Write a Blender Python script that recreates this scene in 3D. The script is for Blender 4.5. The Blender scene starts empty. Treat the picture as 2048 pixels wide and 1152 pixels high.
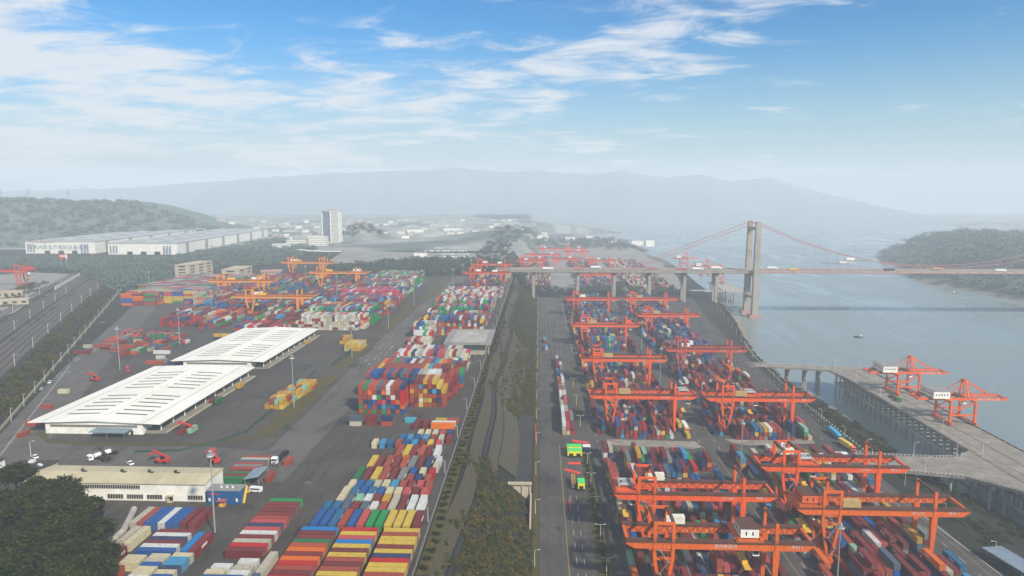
import bpy, math, random
from mathutils import Vector, Matrix, noise
SC = bpy.context.scene
COL = SC.collection
R = math.radians
ZR, ZW = -34.0, -54.0          # level of the riverside yard, level of the river (the upper yard is 0)

# ------------------------------------------------------------------ camera
PITCH = R(7.64); YAW = math.atan(55/1365*math.cos(PITCH)); CH = 116.0; FPX = 1365.0
cam_d = bpy.data.cameras.new('camera'); cam = bpy.data.objects.new('camera', cam_d); COL.objects.link(cam)
cam.location = (0, 0, CH); cam.rotation_euler = (math.pi/2-PITCH, 0, YAW)
cam_d.sensor_width = 36; cam_d.lens = 36*FPX/2048; cam_d.clip_start = 1; cam_d.clip_end = 30000
SC.camera = cam
_f = Vector((-math.sin(YAW)*math.cos(PITCH), math.cos(YAW)*math.cos(PITCH), -math.sin(PITCH)))
_r = Vector((math.cos(YAW), math.sin(YAW), 0)); _u = _r.cross(_f)
def px(X, Y, Z):
    v = Vector((X, Y, Z-CH)); z = v.dot(_f)
    return 1024+FPX*v.dot(_r)/z, 576-FPX*v.dot(_u)/z, z
def at(x, y, z=0.0):
    d = _f+_r*((x-1024)/FPX)+_u*((576-y)/FPX); t = (z-CH)/d.z
    return (d.x*t, d.y*t, z)
def at_y(x, y, Y):
    d = _f+_r*((x-1024)/FPX)+_u*((576-y)/FPX); t = Y/d.y
    return (d.x*t, Y, CH+d.z*t)

# ------------------------------------------------------------------ world, sun, exposure
SUN_AZ = R(140); SUN_EL = R(38)     # azimuth clockwise from +Y
w = bpy.data.worlds.new('World'); SC.world = w; w.use_nodes = True
nt = w.node_tree; nt.nodes.clear(); N = nt.nodes.new; L = nt.links.new
out = N('ShaderNodeOutputWorld'); bg = N('ShaderNodeBackground'); sky = N('ShaderNodeTexSky')
sky.sky_type = 'NISHITA'; sky.sun_disc = False; sky.sun_elevation = SUN_EL; sky.sun_rotation = SUN_AZ
sky.altitude = 200; sky.air_density = 1.0; sky.dust_density = 0.6; sky.ozone_density = 3.0
bg.inputs[1].default_value = 0.095
tc = N('ShaderNodeTexCoord'); sep = N('ShaderNodeSeparateXYZ'); L(tc.outputs['Generated'], sep.inputs[0])
def M(op, a, b=None, c=None):
    n = N('ShaderNodeMath'); n.operation = op
    for i, v in enumerate((a, b, c)):
        if v is None: continue
        if isinstance(v, (int, float)): n.inputs[i].default_value = v
        else: L(v, n.inputs[i])
    return n.outputs[0]
zc = M('ADD', M('MAXIMUM', sep.outputs[2], 0.0), 0.10)
cx = M('DIVIDE', sep.outputs[0], zc); cy = M('DIVIDE', sep.outputs[1], zc)
cmb = N('ShaderNodeCombineXYZ'); L(cx, cmb.inputs[0]); L(cy, cmb.inputs[1])
def nz(vec, scale, det, rough, dist, loc=(0, 0, 0), rot=0, sc=(1, 1, 1)):
    mp = N('ShaderNodeMapping'); mp.inputs['Location'].default_value = loc
    mp.inputs['Rotation'].default_value = (0, 0, rot); mp.inputs['Scale'].default_value = sc
    L(vec, mp.inputs[0]); n = N('ShaderNodeTexNoise'); L(mp.outputs[0], n.inputs['Vector'])
    n.inputs['Scale'].default_value = scale; n.inputs['Detail'].default_value = det
    n.inputs['Roughness'].default_value = rough; n.inputs['Distortion'].default_value = dist
    return n.outputs['Fac']
big = nz(cmb.outputs[0], 0.75, 3, .5, .4, (5.1, 2.7, 0), R(20), (1, 1.0, 1))
wisp = nz(cmb.outputs[0], 3.4, 12, .64, .5, (7.3, 2.2, 0), R(24), (0.72, 1.1, 1))
cl = M('ADD', M('MULTIPLY', big, .62), M('MULTIPLY', wisp, .62))
# more cloud to the left of the view than to the right
side = M('MULTIPLY', sep.outputs[0], -0.18)
cl = M('ADD', cl, side)
cr = N('ShaderNodeMapRange'); cr.interpolation_type = 'SMOOTHSTEP'; L(cl, cr.inputs[0])
cr.inputs[1].default_value = .595; cr.inputs[2].default_value = .78; cr.inputs[4].default_value = .9
mix = N('ShaderNodeMix'); mix.data_type = 'RGBA'; L(cr.outputs[0], mix.inputs[0])
gm = N('ShaderNodeHueSaturation'); gm.inputs['Saturation'].default_value = 1.55; L(sky.outputs[0], gm.inputs['Color'])
vr = N('ShaderNodeMapRange'); vr.interpolation_type = 'SMOOTHSTEP'; L(sep.outputs[0], vr.inputs[0]); vr.inputs[1].default_value = -.35; vr.inputs[2].default_value = .5; vr.inputs[3].default_value = .4; vr.inputs[4].default_value = 1.
tn = N('ShaderNodeMix'); tn.data_type = 'RGBA'; tn.blend_type = 'MULTIPLY'; L(vr.outputs[0], tn.inputs[0]); L(gm.outputs[0], tn.inputs[6]); tn.inputs[7].default_value = (.05, .80, .84, 1)   # deeper blue away to the right
hzm = N('ShaderNodeMix'); hzm.data_type = 'RGBA'; hr = N('ShaderNodeMapRange'); hr.interpolation_type = 'SMOOTHSTEP'; L(sep.outputs[2], hr.inputs[0])
hr.inputs[1].default_value = -.02; hr.inputs[2].default_value = .23; hr.inputs[3].default_value = .95; hr.inputs[4].default_value = 0.
L(hr.outputs[0], hzm.inputs[0]); L(tn.outputs[2], hzm.inputs[6]); hzm.inputs[7].default_value = (3.35, 3.6, 3.85, 1)     # ground haze beyond the valley
L(hzm.outputs[2], mix.inputs[6]); mix.inputs[7].default_value = (5.6, 5.8, 6.0, 1)
L(mix.outputs[2], bg.inputs[0]); L(bg.outputs[0], out.inputs[0])
sd = bpy.data.lights.new('sun', 'SUN'); sun = bpy.data.objects.new('sun', sd); COL.objects.link(sun)
sd.energy = 4.2; sd.angle = R(3.5); sd.color = (1, .9, .78)
sun.rotation_euler = Vector((-math.sin(SUN_AZ)*math.cos(SUN_EL), -math.cos(SUN_AZ)*math.cos(SUN_EL), -math.sin(SUN_EL))).to_track_quat('-Z', 'Y').to_euler()
SC.view_settings.view_transform = 'Standard'; SC.view_settings.look = 'None'
SC.view_settings.exposure = 0.62; SC.view_settings.gamma = 1
SC.cycles.volume_bounces = 3; SC.cycles.max_bounces = 6; SC.cycles.diffuse_bounces = 2
HAZE = 0.00025

# ------------------------------------------------------------------ helpers
def lin(h):
    if isinstance(h, str): h = tuple(int(h[i:i+2], 16) for i in (0, 2, 4))
    return tuple(((c/255)/12.92 if c/255 <= .04045 else ((c/255+.055)/1.055)**2.4) for c in h[:3])+(1,)
def tag(o, label=None, cat=None, group=None, kind=None):
    if label: o['label'] = label
    if cat: o['category'] = cat
    if group: o['group'] = group
    if kind: o['kind'] = kind
    return o
def empty(name, loc=(0, 0, 0), rz=0, label=None, cat=None, group=None):
    o = bpy.data.objects.new(name, None); COL.objects.link(o); o.location = loc; o.rotation_euler = (0, 0, rz)
    o.empty_display_size = .5
    return tag(o, label, cat, group)
class MB:
    def __init__(s): s.v = []; s.f = []; s.m = []; s.c = None
    def add(s, vs, fs, m=0):
        n = len(s.v); s.v += [tuple(v) for v in vs]; s.f += [tuple(n+i for i in f) for f in fs]; s.m += [m]*len(fs); return s
    def box(s, x0, x1, y0, y1, z0, z1, m=0, nobottom=False):
        vs = [(x0, y0, z0), (x1, y0, z0), (x1, y1, z0), (x0, y1, z0), (x0, y0, z1), (x1, y0, z1), (x1, y1, z1), (x0, y1, z1)]
        fs = [(4, 5, 6, 7), (0, 1, 5, 4), (1, 2, 6, 5), (2, 3, 7, 6), (3, 0, 4, 7)]
        if not nobottom: fs.append((3, 2, 1, 0))
        return s.add(vs, fs, m)
    def beam(s, p, q, a, b=None, a1=None, b1=None, m=0):      # rectangular bar, tapering from (a,b) to (a1,b1)
        p = Vector(p); q = Vector(q); b = b or a; a1 = a1 or a; b1 = b1 or b; d = (q-p).normalized()
        u = Vector((0, 0, 1)) if abs(d.z) < .9 else Vector((0, 1, 0))
        x = d.cross(u).normalized(); y = x.cross(d).normalized(); vs = []
        for c, aa, bb in ((p, a, b), (q, a1, b1)):
            for i, j in ((-1, -1), (1, -1), (1, 1), (-1, 1)): vs.append(c+x*aa/2*i+y*bb/2*j)
        return s.add(vs, [(0, 1, 5, 4), (1, 2, 6, 5), (2, 3, 7, 6), (3, 0, 4, 7), (3, 2, 1, 0), (4, 5, 6, 7)], m)
    def cyl(s, p, q, r, r1=None, n=8, m=0):
        p = Vector(p); q = Vector(q); r1 = r if r1 is None else r1; d = (q-p).normalized()
        u = Vector((0, 0, 1)) if abs(d.z) < .9 else Vector((0, 1, 0)); x = d.cross(u).normalized(); y = x.cross(d)
        vs = [c+x*rr*math.cos(k*2*math.pi/n)+y*rr*math.sin(k*2*math.pi/n) for c, rr in ((p, r), (q, r1)) for k in range(n)]
        return s.add(vs, [(k, (k+1) % n, n+(k+1) % n, n+k) for k in range(n)]+[tuple(range(n-1, -1, -1)), tuple(range(n, 2*n))], m)
    def prism(s, poly, z0, z1, m=0, cap=True):
        n = len(poly); z0f = z0 if callable(z0) else (lambda x, y: z0)
        vs = [(x, y, z0f(x, y)) for x, y in poly]+[(x, y, z1) for x, y in poly]
        fs = [(k, (k+1) % n, n+(k+1) % n, n+k) for k in range(n)]
        if cap: fs += [tuple(range(n, 2*n)), tuple(range(n-1, -1, -1))]
        return s.add(vs, fs, m)
    def prof(s, poly, y0, y1, m=0):                            # polygon in x,z pulled along y
        n = len(poly)
        vs = [(x, y0, z) for x, z in poly]+[(x, y1, z) for x, z in poly]
        return s.add(vs, [(k, (k+1) % n, n+(k+1) % n, n+k) for k in range(n)]+[tuple(range(n)), tuple(range(2*n-1, n-1, -1))], m)
    def sheet(s, poly, z, m=0): return s.add([(x, y, z) for x, y in poly], [tuple(range(len(poly)))], m)
    def mesh(s, name, mats):
        me = bpy.data.meshes.new(name); me.from_pydata(s.v, [], s.f)
        for k in (mats if isinstance(mats, (list, tuple)) else [mats]): me.materials.append(k)
        if any(s.m): me.polygons.foreach_set('material_index', s.m)
        me.update(); return me
    def build(s, name, mats, parent=None, loc=None, rz=0): return obj(name, s.mesh(name, mats), parent, loc, rz)
def obj(name, me, parent=None, loc=None, rz=0, color=None):
    o = bpy.data.objects.new(name, me); COL.objects.link(o)
    if parent: o.parent = parent
    if loc is not None: o.location = loc
    if rz: o.rotation_euler = (0, 0, rz)
    if color: o.color = color
    return o
def fixnormals(me):
    import bmesh
    b = bmesh.new(); b.from_mesh(me); bmesh.ops.recalc_face_normals(b, faces=b.faces); b.to_mesh(me); b.free()
def kids(o): return [c for c in COL.objects if c.parent == o]
def copy_tree(o, parent=None, ch=None):
    c = o.copy(); COL.objects.link(c); c.parent = parent
    for k in (ch or CH_MAP).get(o.name, []): copy_tree(k, c, ch)
    return c
CH_MAP = {}
def index_children():
    CH_MAP.clear()
    for o in COL.objects:
        if o.parent: CH_MAP.setdefault(o.parent.name, []).append(o)

# ------------------------------------------------------------------ materials
def mat(name, col, rough=.75, col2=None, scale=.5, amt=None, metal=0, bump=0, bscale=8, stretch=None, objcol=False, attr=None, grime=0.0, gcol='3a2a20', spec=.35, coord='pos', cut=(.35, .65)):
    m = bpy.data.materials.new(name); m.use_nodes = True; t = m.node_tree; n = t.nodes; b = n['Principled BSDF']
    b.inputs['Roughness'].default_value = rough; b.inputs['Metallic'].default_value = metal
    b.inputs['Specular IOR Level'].default_value = spec
    ln = t.links.new
    if objcol: s = n.new('ShaderNodeObjectInfo'); src = s.outputs['Color']
    elif attr: s = n.new('ShaderNodeAttribute'); s.attribute_name = attr; src = s.outputs['Color']
    else:
        s = n.new('ShaderNodeRGB'); s.outputs[0].default_value = lin(col); src = s.outputs[0]
    g = n.new('ShaderNodeNewGeometry') if coord == 'pos' else n.new('ShaderNodeTexCoord')
    pos = g.outputs['Position'] if coord == 'pos' else g.outputs['Object']
    if stretch:
        mp = n.new('ShaderNodeMapping'); mp.inputs['Scale'].default_value = stretch; ln(pos, mp.inputs[0]); pos = mp.outputs[0]
    def noi(sc, det=6, ro=.6):
        q = n.new('ShaderNodeTexNoise'); q.inputs['Scale'].default_value = sc; q.inputs['Detail'].default_value = det
        q.inputs['Roughness'].default_value = ro; ln(pos, q.inputs['Vector']); return q.outputs['Fac']
    def ramp(v, a, c, lo=0., hi=1.):
        q = n.new('ShaderNodeMapRange'); ln(v, q.inputs[0]); q.inputs[1].default_value = a; q.inputs[2].default_value = c
        q.inputs[3].default_value = lo; q.inputs[4].default_value = hi; return q.outputs[0]
    def mx(f, a, c, mode='MIX'):
        q = n.new('ShaderNodeMix'); q.data_type = 'RGBA'; q.blend_type = mode
        if isinstance(f, float): q.inputs[0].default_value = f
        else: ln(f, q.inputs[0])
        for k, v in ((6, a), (7, c)):
            if isinstance(v, tuple): q.inputs[k].default_value = v
            else: ln(v, q.inputs[k])
        return q.outputs[2]
    if col2:
        src = mx(ramp(noi(scale), cut[0], cut[1]), src, lin(col2))
    if amt:
        v = ramp(noi(scale*5.3), .25, .75, 1-amt, 1+amt)
        q = n.new('ShaderNodeMix'); q.data_type = 'RGBA'; q.blend_type = 'MULTIPLY'; q.inputs[0].default_value = 1
        ln(src, q.inputs[6]); cc = n.new('ShaderNodeCombineColor'); [ln(v, cc.inputs[k]) for k in range(3)]; ln(cc.outputs[0], q.inputs[7]); src = q.outputs[2]
    if grime: src = mx(ramp(noi(scale*2.1, 8, .7), .5, .72, 0, grime), src, lin(gcol))
    ln(src, b.inputs['Base Color'])
    if bump:
        q = n.new('ShaderNodeBump'); q.inputs['Strength'].default_value = bump; q.inputs['Distance'].default_value = 1/bscale
        ln(noi(bscale, 4), q.inputs['Height']); ln(q.outputs[0], b.inputs['Normal'])
    return m
MT = dict(
 asphalt=mat('asphalt', '655d55', .9, '4f4943', .045, .2, grime=.5, gcol='37332f', cut=(.36, .64)),
 asphalt2=mat('asphalt_riverside', '5b5753', .9, '4b4845', .05, .14, grime=.3, gcol='3c3a37'),
 concrete=mat('concrete', '8f887c', .85, '756e64', .12, .12, grime=.4, gcol='4a443c'),
 concrete_l=mat('pale_concrete', 'a9a49a', .85, '8b867c', .1, .1, grime=.3, gcol='5c554b'),
 pavement=mat('far_pavement', '8a8780', .9, '77746d', .02, .12),
 ballast=mat('ballast', '4a443f', .95, '5d554c', .08, .2),
 rail=mat('rail_steel', '6e665e', .5, metal=.6),
 ground=mat('earth', '1f2115', .95, '2b271a', .03, .35, bump=.6, bscale=1.2, grime=.5, gcol='24301c'),
 sand=mat('river_sand', '84796a', .95, '5b5546', .05, .25),
 grass=mat('rough_grass', '42431f', .95, '53461f', .15, .3, bump=.5, bscale=3),
 white=mat('white_panel', 'e6e3da', .55, 'd2cec0', .25, .05, grime=.15, gcol='8a8270'),
 cream=mat('cream_roof', 'e4e1d6', .6, 'd8d4c6', .1, .05, grime=.12, gcol='8f8468', stretch=(1, .25, 1)),
 cream2=mat('tan_roof', 'b9ad8d', .6, 'aa9f80', .15, .08, grime=.25, gcol='7c7258', stretch=(1, .2, 1)),
 beige=mat('beige_wall', 'b3a690', .8, 'a4967f', .1, .08),
 pink=mat('pinkish_wall', 'b08e80', .8, 'a08072', .1, .08),
 dark=mat('dark_glass', '1a1e22', .3, spec=.5),
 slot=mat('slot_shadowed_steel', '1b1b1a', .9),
 farroof=mat('far_roof_sheet', 'a9aaa4', .7, '989a95', .02, .08),
 farground=mat('far_ground_hazed', '4f5a50', .95, '8a8c86', .0045, .25, cut=(.44, .56)),  # ground colours paled, part of the distance haze is painted in
 hill=mat('hill_scrub_hazed', '4a5c50', .95, '586757', .01, .2),  # scrub green lightened to carry some of the haze over the hills
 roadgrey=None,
 mountain=mat('mountain_scrub_hazed', '66777c', .95, '748387', .002, .1),  # pale blue-grey with the haze in front of the ridge mixed in
 frame=mat('window_mullion', 'b8b3a6', .6),
 black=mat('black_rubber', '171717', .85),
 darkroof=mat('dark_roof', '2f2f30', .9, '3b3a39', .2, .15),
 greyroof=mat('grey_roof', '8d8c88', .7, '7b7a76', .15, .1, grime=.3, gcol='5d5b56'),
 bluegrey=mat('blue_grey_roof', '7b8b96', .6, '6c7b86', .2, .1),
 steel=mat('galvanised_steel', '9b9c99', .5, metal=.3),
 polew=mat('white_pole', 'cfcdc6', .6),
 craneobj=mat('crane_paint', 'd4502a', .55, amt=.1, scale=.6, objcol=True, grime=.6, gcol='5e2a18', stretch=(1, 1, .3)),
 cranedark=mat('crane_walkway', '4c3026', .85, '5d3a2c', .8, .2),
 contobj=mat('container_paint', 'ffffff', .6, amt=.12, scale=.35, objcol=True, grime=.42, gcol='4e3529'),
 controof=mat('container_roof_paint', 'ffffff', .7, amt=.2, scale=.36, objcol=True, grime=.62, gcol='6b5a4c'),
 contattr=mat('container_paint_stack', 'ffffff', .6, amt=.1, scale=.35, attr='col', grime=.3, gcol='4e3529'),
 bar=mat('locking_bar', '8c8a84', .5, metal=.4),
 vehobj=mat('vehicle_paint', 'ffffff', .35, objcol=True, spec=.5, grime=.15),
 bark=mat('bark', '3a2f26', .95),
 text=mat('white_lettering', 'e4e0d6', .6),
 textg=mat('grey_lettering', '5f6e7c', .7),
 red=mat('red_paint', 'b02a20', .6, amt=.1),
 yellow=mat('yellow_paint', 'cfa233', .6, amt=.1),
 green=mat('green_mesh', '24463a', .8),
 mark=mat('road_paint', 'a9a69c', .8, 'bdb9ae', .8, .15),
 marky=mat('yellow_road_paint', '97804a', .8),
 bridgec=mat('bridge_concrete', '9a9184', .85, '857d70', .08, .1, grime=.3, gcol='6a6156'),
 bridger=mat('bridge_girder_red', 'a27a70', .7, amt=.08),
 cable=mat('cable_red', 'a05048', .6),
 rockgrid=None,
)
def leafmat(name, a, b_, c):
    m = bpy.data.materials.new(name); m.use_nodes = True; t = m.node_tree; n = t.nodes; b = n['Principled BSDF']
    b.inputs['Roughness'].default_value = .85; b.inputs['Specular IOR Level'].default_value = .15
    g = n.new('ShaderNodeNewGeometry'); q = n.new('ShaderNodeTexNoise'); q.inputs['Scale'].default_value = .22; q.inputs['Detail'].default_value = 4
    t.links.new(g.outputs['Position'], q.inputs['Vector']); r = n.new('ShaderNodeValToRGB')
    ad = n.new('ShaderNodeMath'); ad.operation = 'MULTIPLY_ADD'; t.links.new(g.outputs['Random Per Island'], ad.inputs[0])
    ad.inputs[1].default_value = .35; t.links.new(q.outputs['Fac'], ad.inputs[2])
    t.links.new(ad.outputs[0], r.inputs[0]); e = r.color_ramp.elements
    e[0].position = .42; e[0].color = lin(a); e[1].position = .95; e[1].color = lin(c); k = e.new(.66); k.color = lin(b_)
    t.links.new(r.outputs[0], b.inputs['Base Color']); return m
MT['leaf'] = leafmat('foliage', '15200a', '25300d', '443f12')
MT['leaf2'] = leafmat('foliage_dull', '27360c', '3f4414', '6b4e1c')
MT['leaf3'] = leafmat('foliage_far_hazed', '2f3d33', '3c4b3c', '4c5842')  # greens lighter and bluer than near leaves, haze put into the colour
# water
m = bpy.data.materials.new('river_water'); m.use_nodes = True; t = m.node_tree; b = t.nodes['Principled BSDF']
b.inputs['Base Color'].default_value = lin('66776a'); b.inputs['Roughness'].default_value = .28; b.inputs['Specular IOR Level'].default_value = .4
g = t.nodes.new('ShaderNodeNewGeometry'); mp = t.nodes.new('ShaderNodeMapping'); mp.inputs['Scale'].default_value = (.5, 1, 1); mp.inputs['Rotation'].default_value = (0, 0, .3)
t.links.new(g.outputs['Position'], mp.inputs[0]); q = t.nodes.new('ShaderNodeTexNoise'); q.inputs['Scale'].default_value = .16; q.inputs['Detail'].default_value = 8; q.inputs['Roughness'].default_value = .65
t.links.new(mp.outputs[0], q.inputs['Vector']); bp = t.nodes.new('ShaderNodeBump'); bp.inputs['Strength'].default_value = .2; bp.inputs['Distance'].default_value = 1.2
t.links.new(q.outputs['Fac'], bp.inputs['Height']); t.links.new(bp.outputs[0], b.inputs['Normal'])
MT['water'] = m
# concrete lattice on the cut slope
m = bpy.data.materials.new('slope_lattice'); m.use_nodes = True; t = m.node_tree; b = t.nodes['Principled BSDF']; b.inputs['Roughness'].default_value = .95
tc = t.nodes.new('ShaderNodeUVMap'); br = t.nodes.new('ShaderNodeTexBrick'); br.offset = .5; br.inputs['Scale'].default_value = 1
br.inputs['Color1'].default_value = lin('2b2b17'); br.inputs['Color2'].default_value = lin('38321e'); br.inputs['Mortar'].default_value = lin('625847')
br.inputs['Mortar Size'].default_value = .1; br.inputs['Brick Width'].default_value = 2.6; br.inputs['Row Height'].default_value = .95
t.links.new(tc.outputs[0], br.inputs['Vector']); t.links.new(br.outputs[0], b.inputs['Base Color'])
MT['lattice'] = m

MT['leaf4'] = leafmat('foliage_distant_hazed', '475a50', '55675d', '64725f')  # distant haze veil painted into the leaf greens
# asphalt with slab joints, tyre streaks and dark stains
def asphalt(name, a, b_, c, joint):
    m = bpy.data.materials.new(name); m.use_nodes = True; t = m.node_tree; n = t.nodes; L = t.links.new; b = n['Principled BSDF']
    g = n.new('ShaderNodeNewGeometry')
    def noi(sc, st, det=7, ro=.62):
        mp = n.new('ShaderNodeMapping'); mp.inputs['Scale'].default_value = st; L(g.outputs['Position'], mp.inputs[0]); q = n.new('ShaderNodeTexNoise')
        q.inputs['Scale'].default_value = sc; q.inputs['Detail'].default_value = det; q.inputs['Roughness'].default_value = ro; q.inputs['Distortion'].default_value = .6; L(mp.outputs[0], q.inputs['Vector']); return q.outputs['Fac']
    def mr(v, lo, hi, x=1.):
        q = n.new('ShaderNodeMapRange'); q.interpolation_type = 'SMOOTHSTEP'; L(v, q.inputs[0]); q.inputs[1].default_value = lo; q.inputs[2].default_value = hi; q.inputs[4].default_value = x; return q.outputs[0]
    def mx(f, x, y):
        q = n.new('ShaderNodeMix'); q.data_type = 'RGBA'; L(f, q.inputs[0])
        for k, v in ((6, x), (7, y)):
            if isinstance(v, tuple): q.inputs[k].default_value = v
            else: L(v, q.inputs[k])
        return q.outputs[2]
    s = mx(mr(noi(.03, (1, 1, 1)), .35, .65), lin(a), lin(b_))
    s = mx(mr(noi(.35, (1, .06, 1)), .48, .7, .45), s, lin(c))            # tyre tracks along the lanes
    s = mx(mr(noi(.055, (1, .7, 1), 9, .7), .55, .66, .75), s, lin(c))    # dark stains
    s = mx(mr(noi(.11, (1, 1, 1), 8, .72), .62, .70, .4), s, lin('8a8175'))   # dusty patches
    br = n.new('ShaderNodeTexBrick'); br.offset = 0; br.inputs['Scale'].default_value = 1; br.inputs['Brick Width'].default_value = joint; br.inputs['Row Height'].default_value = joint
    br.inputs['Mortar Size'].default_value = .07; br.inputs['Color1'].default_value = (0, 0, 0, 1); br.inputs['Color2'].default_value = (.12, .12, .12, 1); br.inputs['Mortar'].default_value = (.8, .8, .8, 1); L(g.outputs['Position'], br.inputs['Vector'])
    s = mx(br.outputs['Color'], s, lin(c)); L(s, b.inputs['Base Color']); b.inputs['Roughness'].default_value = .9; b.inputs['Specular IOR Level'].default_value = .25
    return m
MT['asphalt'] = asphalt('asphalt_upper_yard', '504b45', '433f39', '292622', 6.)
MT['roadgrey'] = asphalt('asphalt_road', '605c57', '53504b', '393633', 8.)
MT['asphalt2'] = asphalt('asphalt_riverside', '56524d', '46433f', '2c2a28', 5.)
w_ = MT['water'].node_tree; q = w_.nodes.new('ShaderNodeTexNoise'); q.inputs['Scale'].default_value = .012; q.inputs['Detail'].default_value = 6; q.inputs['Distortion'].default_value = 1.2
mp = w_.nodes.new('ShaderNodeMapping'); mp.inputs['Scale'].default_value = (1, .35, 1); gg = w_.nodes.new('ShaderNodeNewGeometry'); w_.links.new(gg.outputs['Position'], mp.inputs[0]); w_.links.new(mp.outputs[0], q.inputs['Vector'])
r = w_.nodes.new('ShaderNodeMapRange'); r.inputs[1].default_value = .35; r.inputs[2].default_value = .65; r.inputs[3].default_value = .14; r.inputs[4].default_value = .38; w_.links.new(q.outputs['Fac'], r.inputs[0]); w_.links.new(r.outputs[0], w_.nodes['Principled BSDF'].inputs['Roughness'])
rc = w_.nodes.new('ShaderNodeMix'); rc.data_type = 'RGBA'; w_.links.new(q.outputs['Fac'], rc.inputs[0]); rc.inputs[6].default_value = lin('6a7672'); rc.inputs[7].default_value = lin('7e8885'); w_.links.new(rc.outputs[2], w_.nodes['Principled BSDF'].inputs['Base Color'])
# ------------------------------------------------------------------ terrain
def interp(tab, x):
    if x <= tab[0][0]: return tab[0][1]
    for (a, b), (c, d) in zip(tab, tab[1:]):
        if x <= c: return b+(d-b)*(x-a)/(c-a)
    return tab[-1][1]
def sm(t): t = max(0., min(1., t)); return t*t*(3-2*t)
SLOPE = [(0, 0), (5, -.6), (9.5, -10), (12, -10.4), (17, -20), (19.5, -20.4), (27, -27), (35.5, -33.9), (37, -34)]
XL = [(1050, -38.), (1350, -62.), (1800, -40.), (2600, -20.)]
XB = [(150, 192), (300, 193), (500, 194), (640, 203), (770, 222), (900, 240), (1050, 258), (1300, 285), (1600, 300), (2500, 240), (4000, -400)]
XS = [(150, 266), (350, 252), (420, 238), (480, 243), (550, 236), (620, 224), (700, 227), (757, 236), (860, 262), (945, 279), (1177, 306), (1324, 305), (1600, 318), (2500, 262), (4000, -380)]
XR = [(0, 800), (1117, 782), (1271, 776), (1381, 757), (1554, 812), (1700, 850), (2100, 1000), (2600, 1500), (4000, 2400)]
def nse(x, y, s, o=4): return noise.fractal(Vector((x*s, y*s, 3.3)), 1, 2, o)
def wave(y): return 1.7*math.sin(y/41.)+.9*math.sin(y/19.)
def wb(d): return max(0., min(1., d/5., (37-d)/9.))
def height(x, y):
    xl = interp(XL, y); xb = interp(XB, y); xs = interp(XS, y); xr = interp(XR, y)
    if x < xl:
        h = 0.
        if y > 1400: h += 98*sm((-x-860)/420)*sm((y-1560)/420)*(1-sm((y-2150)/400))*(1+.07*nse(x, y, .004))
        for gx, gy, s, a in ((-470, 1800, 42, 40), (-150, 1800, 120, 16), (-60, 1900, 90, 14)):
            h += a*math.exp(-((x-gx)**2+(y-gy)**2)/(2*s*s))
        if h > 2: h += 3*nse(x, y, .03)
        return h
    if x < xb: return interp(SLOPE, x-xl-wave(y)*wb(x-xl))
    if x < xs:
        t = (x-xb)/(xs-xb); return -34.+(-20)*t + 1.6*nse(x, y, .05)*math.sin(math.pi*t)
    if x < xr: return max(-60., -54-(x-xs)*.3, -54-(xr-x)*.3)
    d = x-xr; h = -54+5*sm(d/25)+(58-46*sm((y-1900)/500))*sm((d-15)/150)*(1+.13*nse(x, y, .008))
    if d > 15: h += 5*nse(x, y, .035)
    return h
ys = [120+14*k for k in range(80)]+[1240+22*k for k in range(30)]+[1900+60*k for k in range(60)]+[5500+400*k for k in range(3)]
def xrow(y):
    xl = interp(XL, y); xb = interp(XB, y); xs = interp(XS, y); xr = interp(XR, y)
    r = [-8500, -3200, -2600, -2200]+[-2000+40*k for k in range(40)]
    n = 12; r += [-400+(xl+400)*k/n for k in range(n)]
    r += [xl+t+wave(y)*wb(t) for t in (0, 2.5, 5, 7, 9.5, 12, 14.5, 17, 19.5, 22, 24.5, 27, 30, 33, 35.5, 37)]
    r += [xl+37+(xb-xl-37)*k/5 for k in range(1, 5)]
    r += [xb+(xs-xb)*k/8 for k in range(9)]+[xs+8, xs+22]
    r += [xs+22+(xr-xs-44)*k/4 for k in range(1, 4)]+[xr-22, xr-6]+[xr+12*k for k in range(26)]
    r += [xr+320+120*k for k in range(8)]+[xr+1700, 8400]
    return r
rows = [xrow(y) for y in ys]; nx = len(rows[0]); vs = []; fs = []; mi = []
for y, r in zip(ys, rows):
    for x in r: vs.append((x, y, height(x, y)))
for j in range(len(ys)-1):
    for i in range(nx-1):
        a = j*nx+i; fs.append((a, a+1, a+nx+1, a+nx))
        x = rows[j][i]; y = ys[j]; xb = interp(XB, y); xs = interp(XS, y)
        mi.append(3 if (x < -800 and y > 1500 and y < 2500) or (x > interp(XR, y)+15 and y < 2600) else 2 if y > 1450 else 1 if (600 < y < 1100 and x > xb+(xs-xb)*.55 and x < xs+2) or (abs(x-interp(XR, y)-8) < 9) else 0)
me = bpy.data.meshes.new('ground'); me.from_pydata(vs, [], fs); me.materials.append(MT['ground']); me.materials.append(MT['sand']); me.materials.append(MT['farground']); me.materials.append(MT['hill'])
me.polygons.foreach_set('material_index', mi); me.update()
tag(obj('ground', me), 'earth and rough ground of the two yard terraces, banks and hills', 'ground', kind='structure')
tag(MB().sheet([(60, 60), (2600, 60), (2600, 6500), (-1500, 6500), (-400, 3600), (180, 2500), (180, 1400)], ZW).build('river', MT['water']), 'wide grey-green river right of the yards', 'river', kind='structure')
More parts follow.
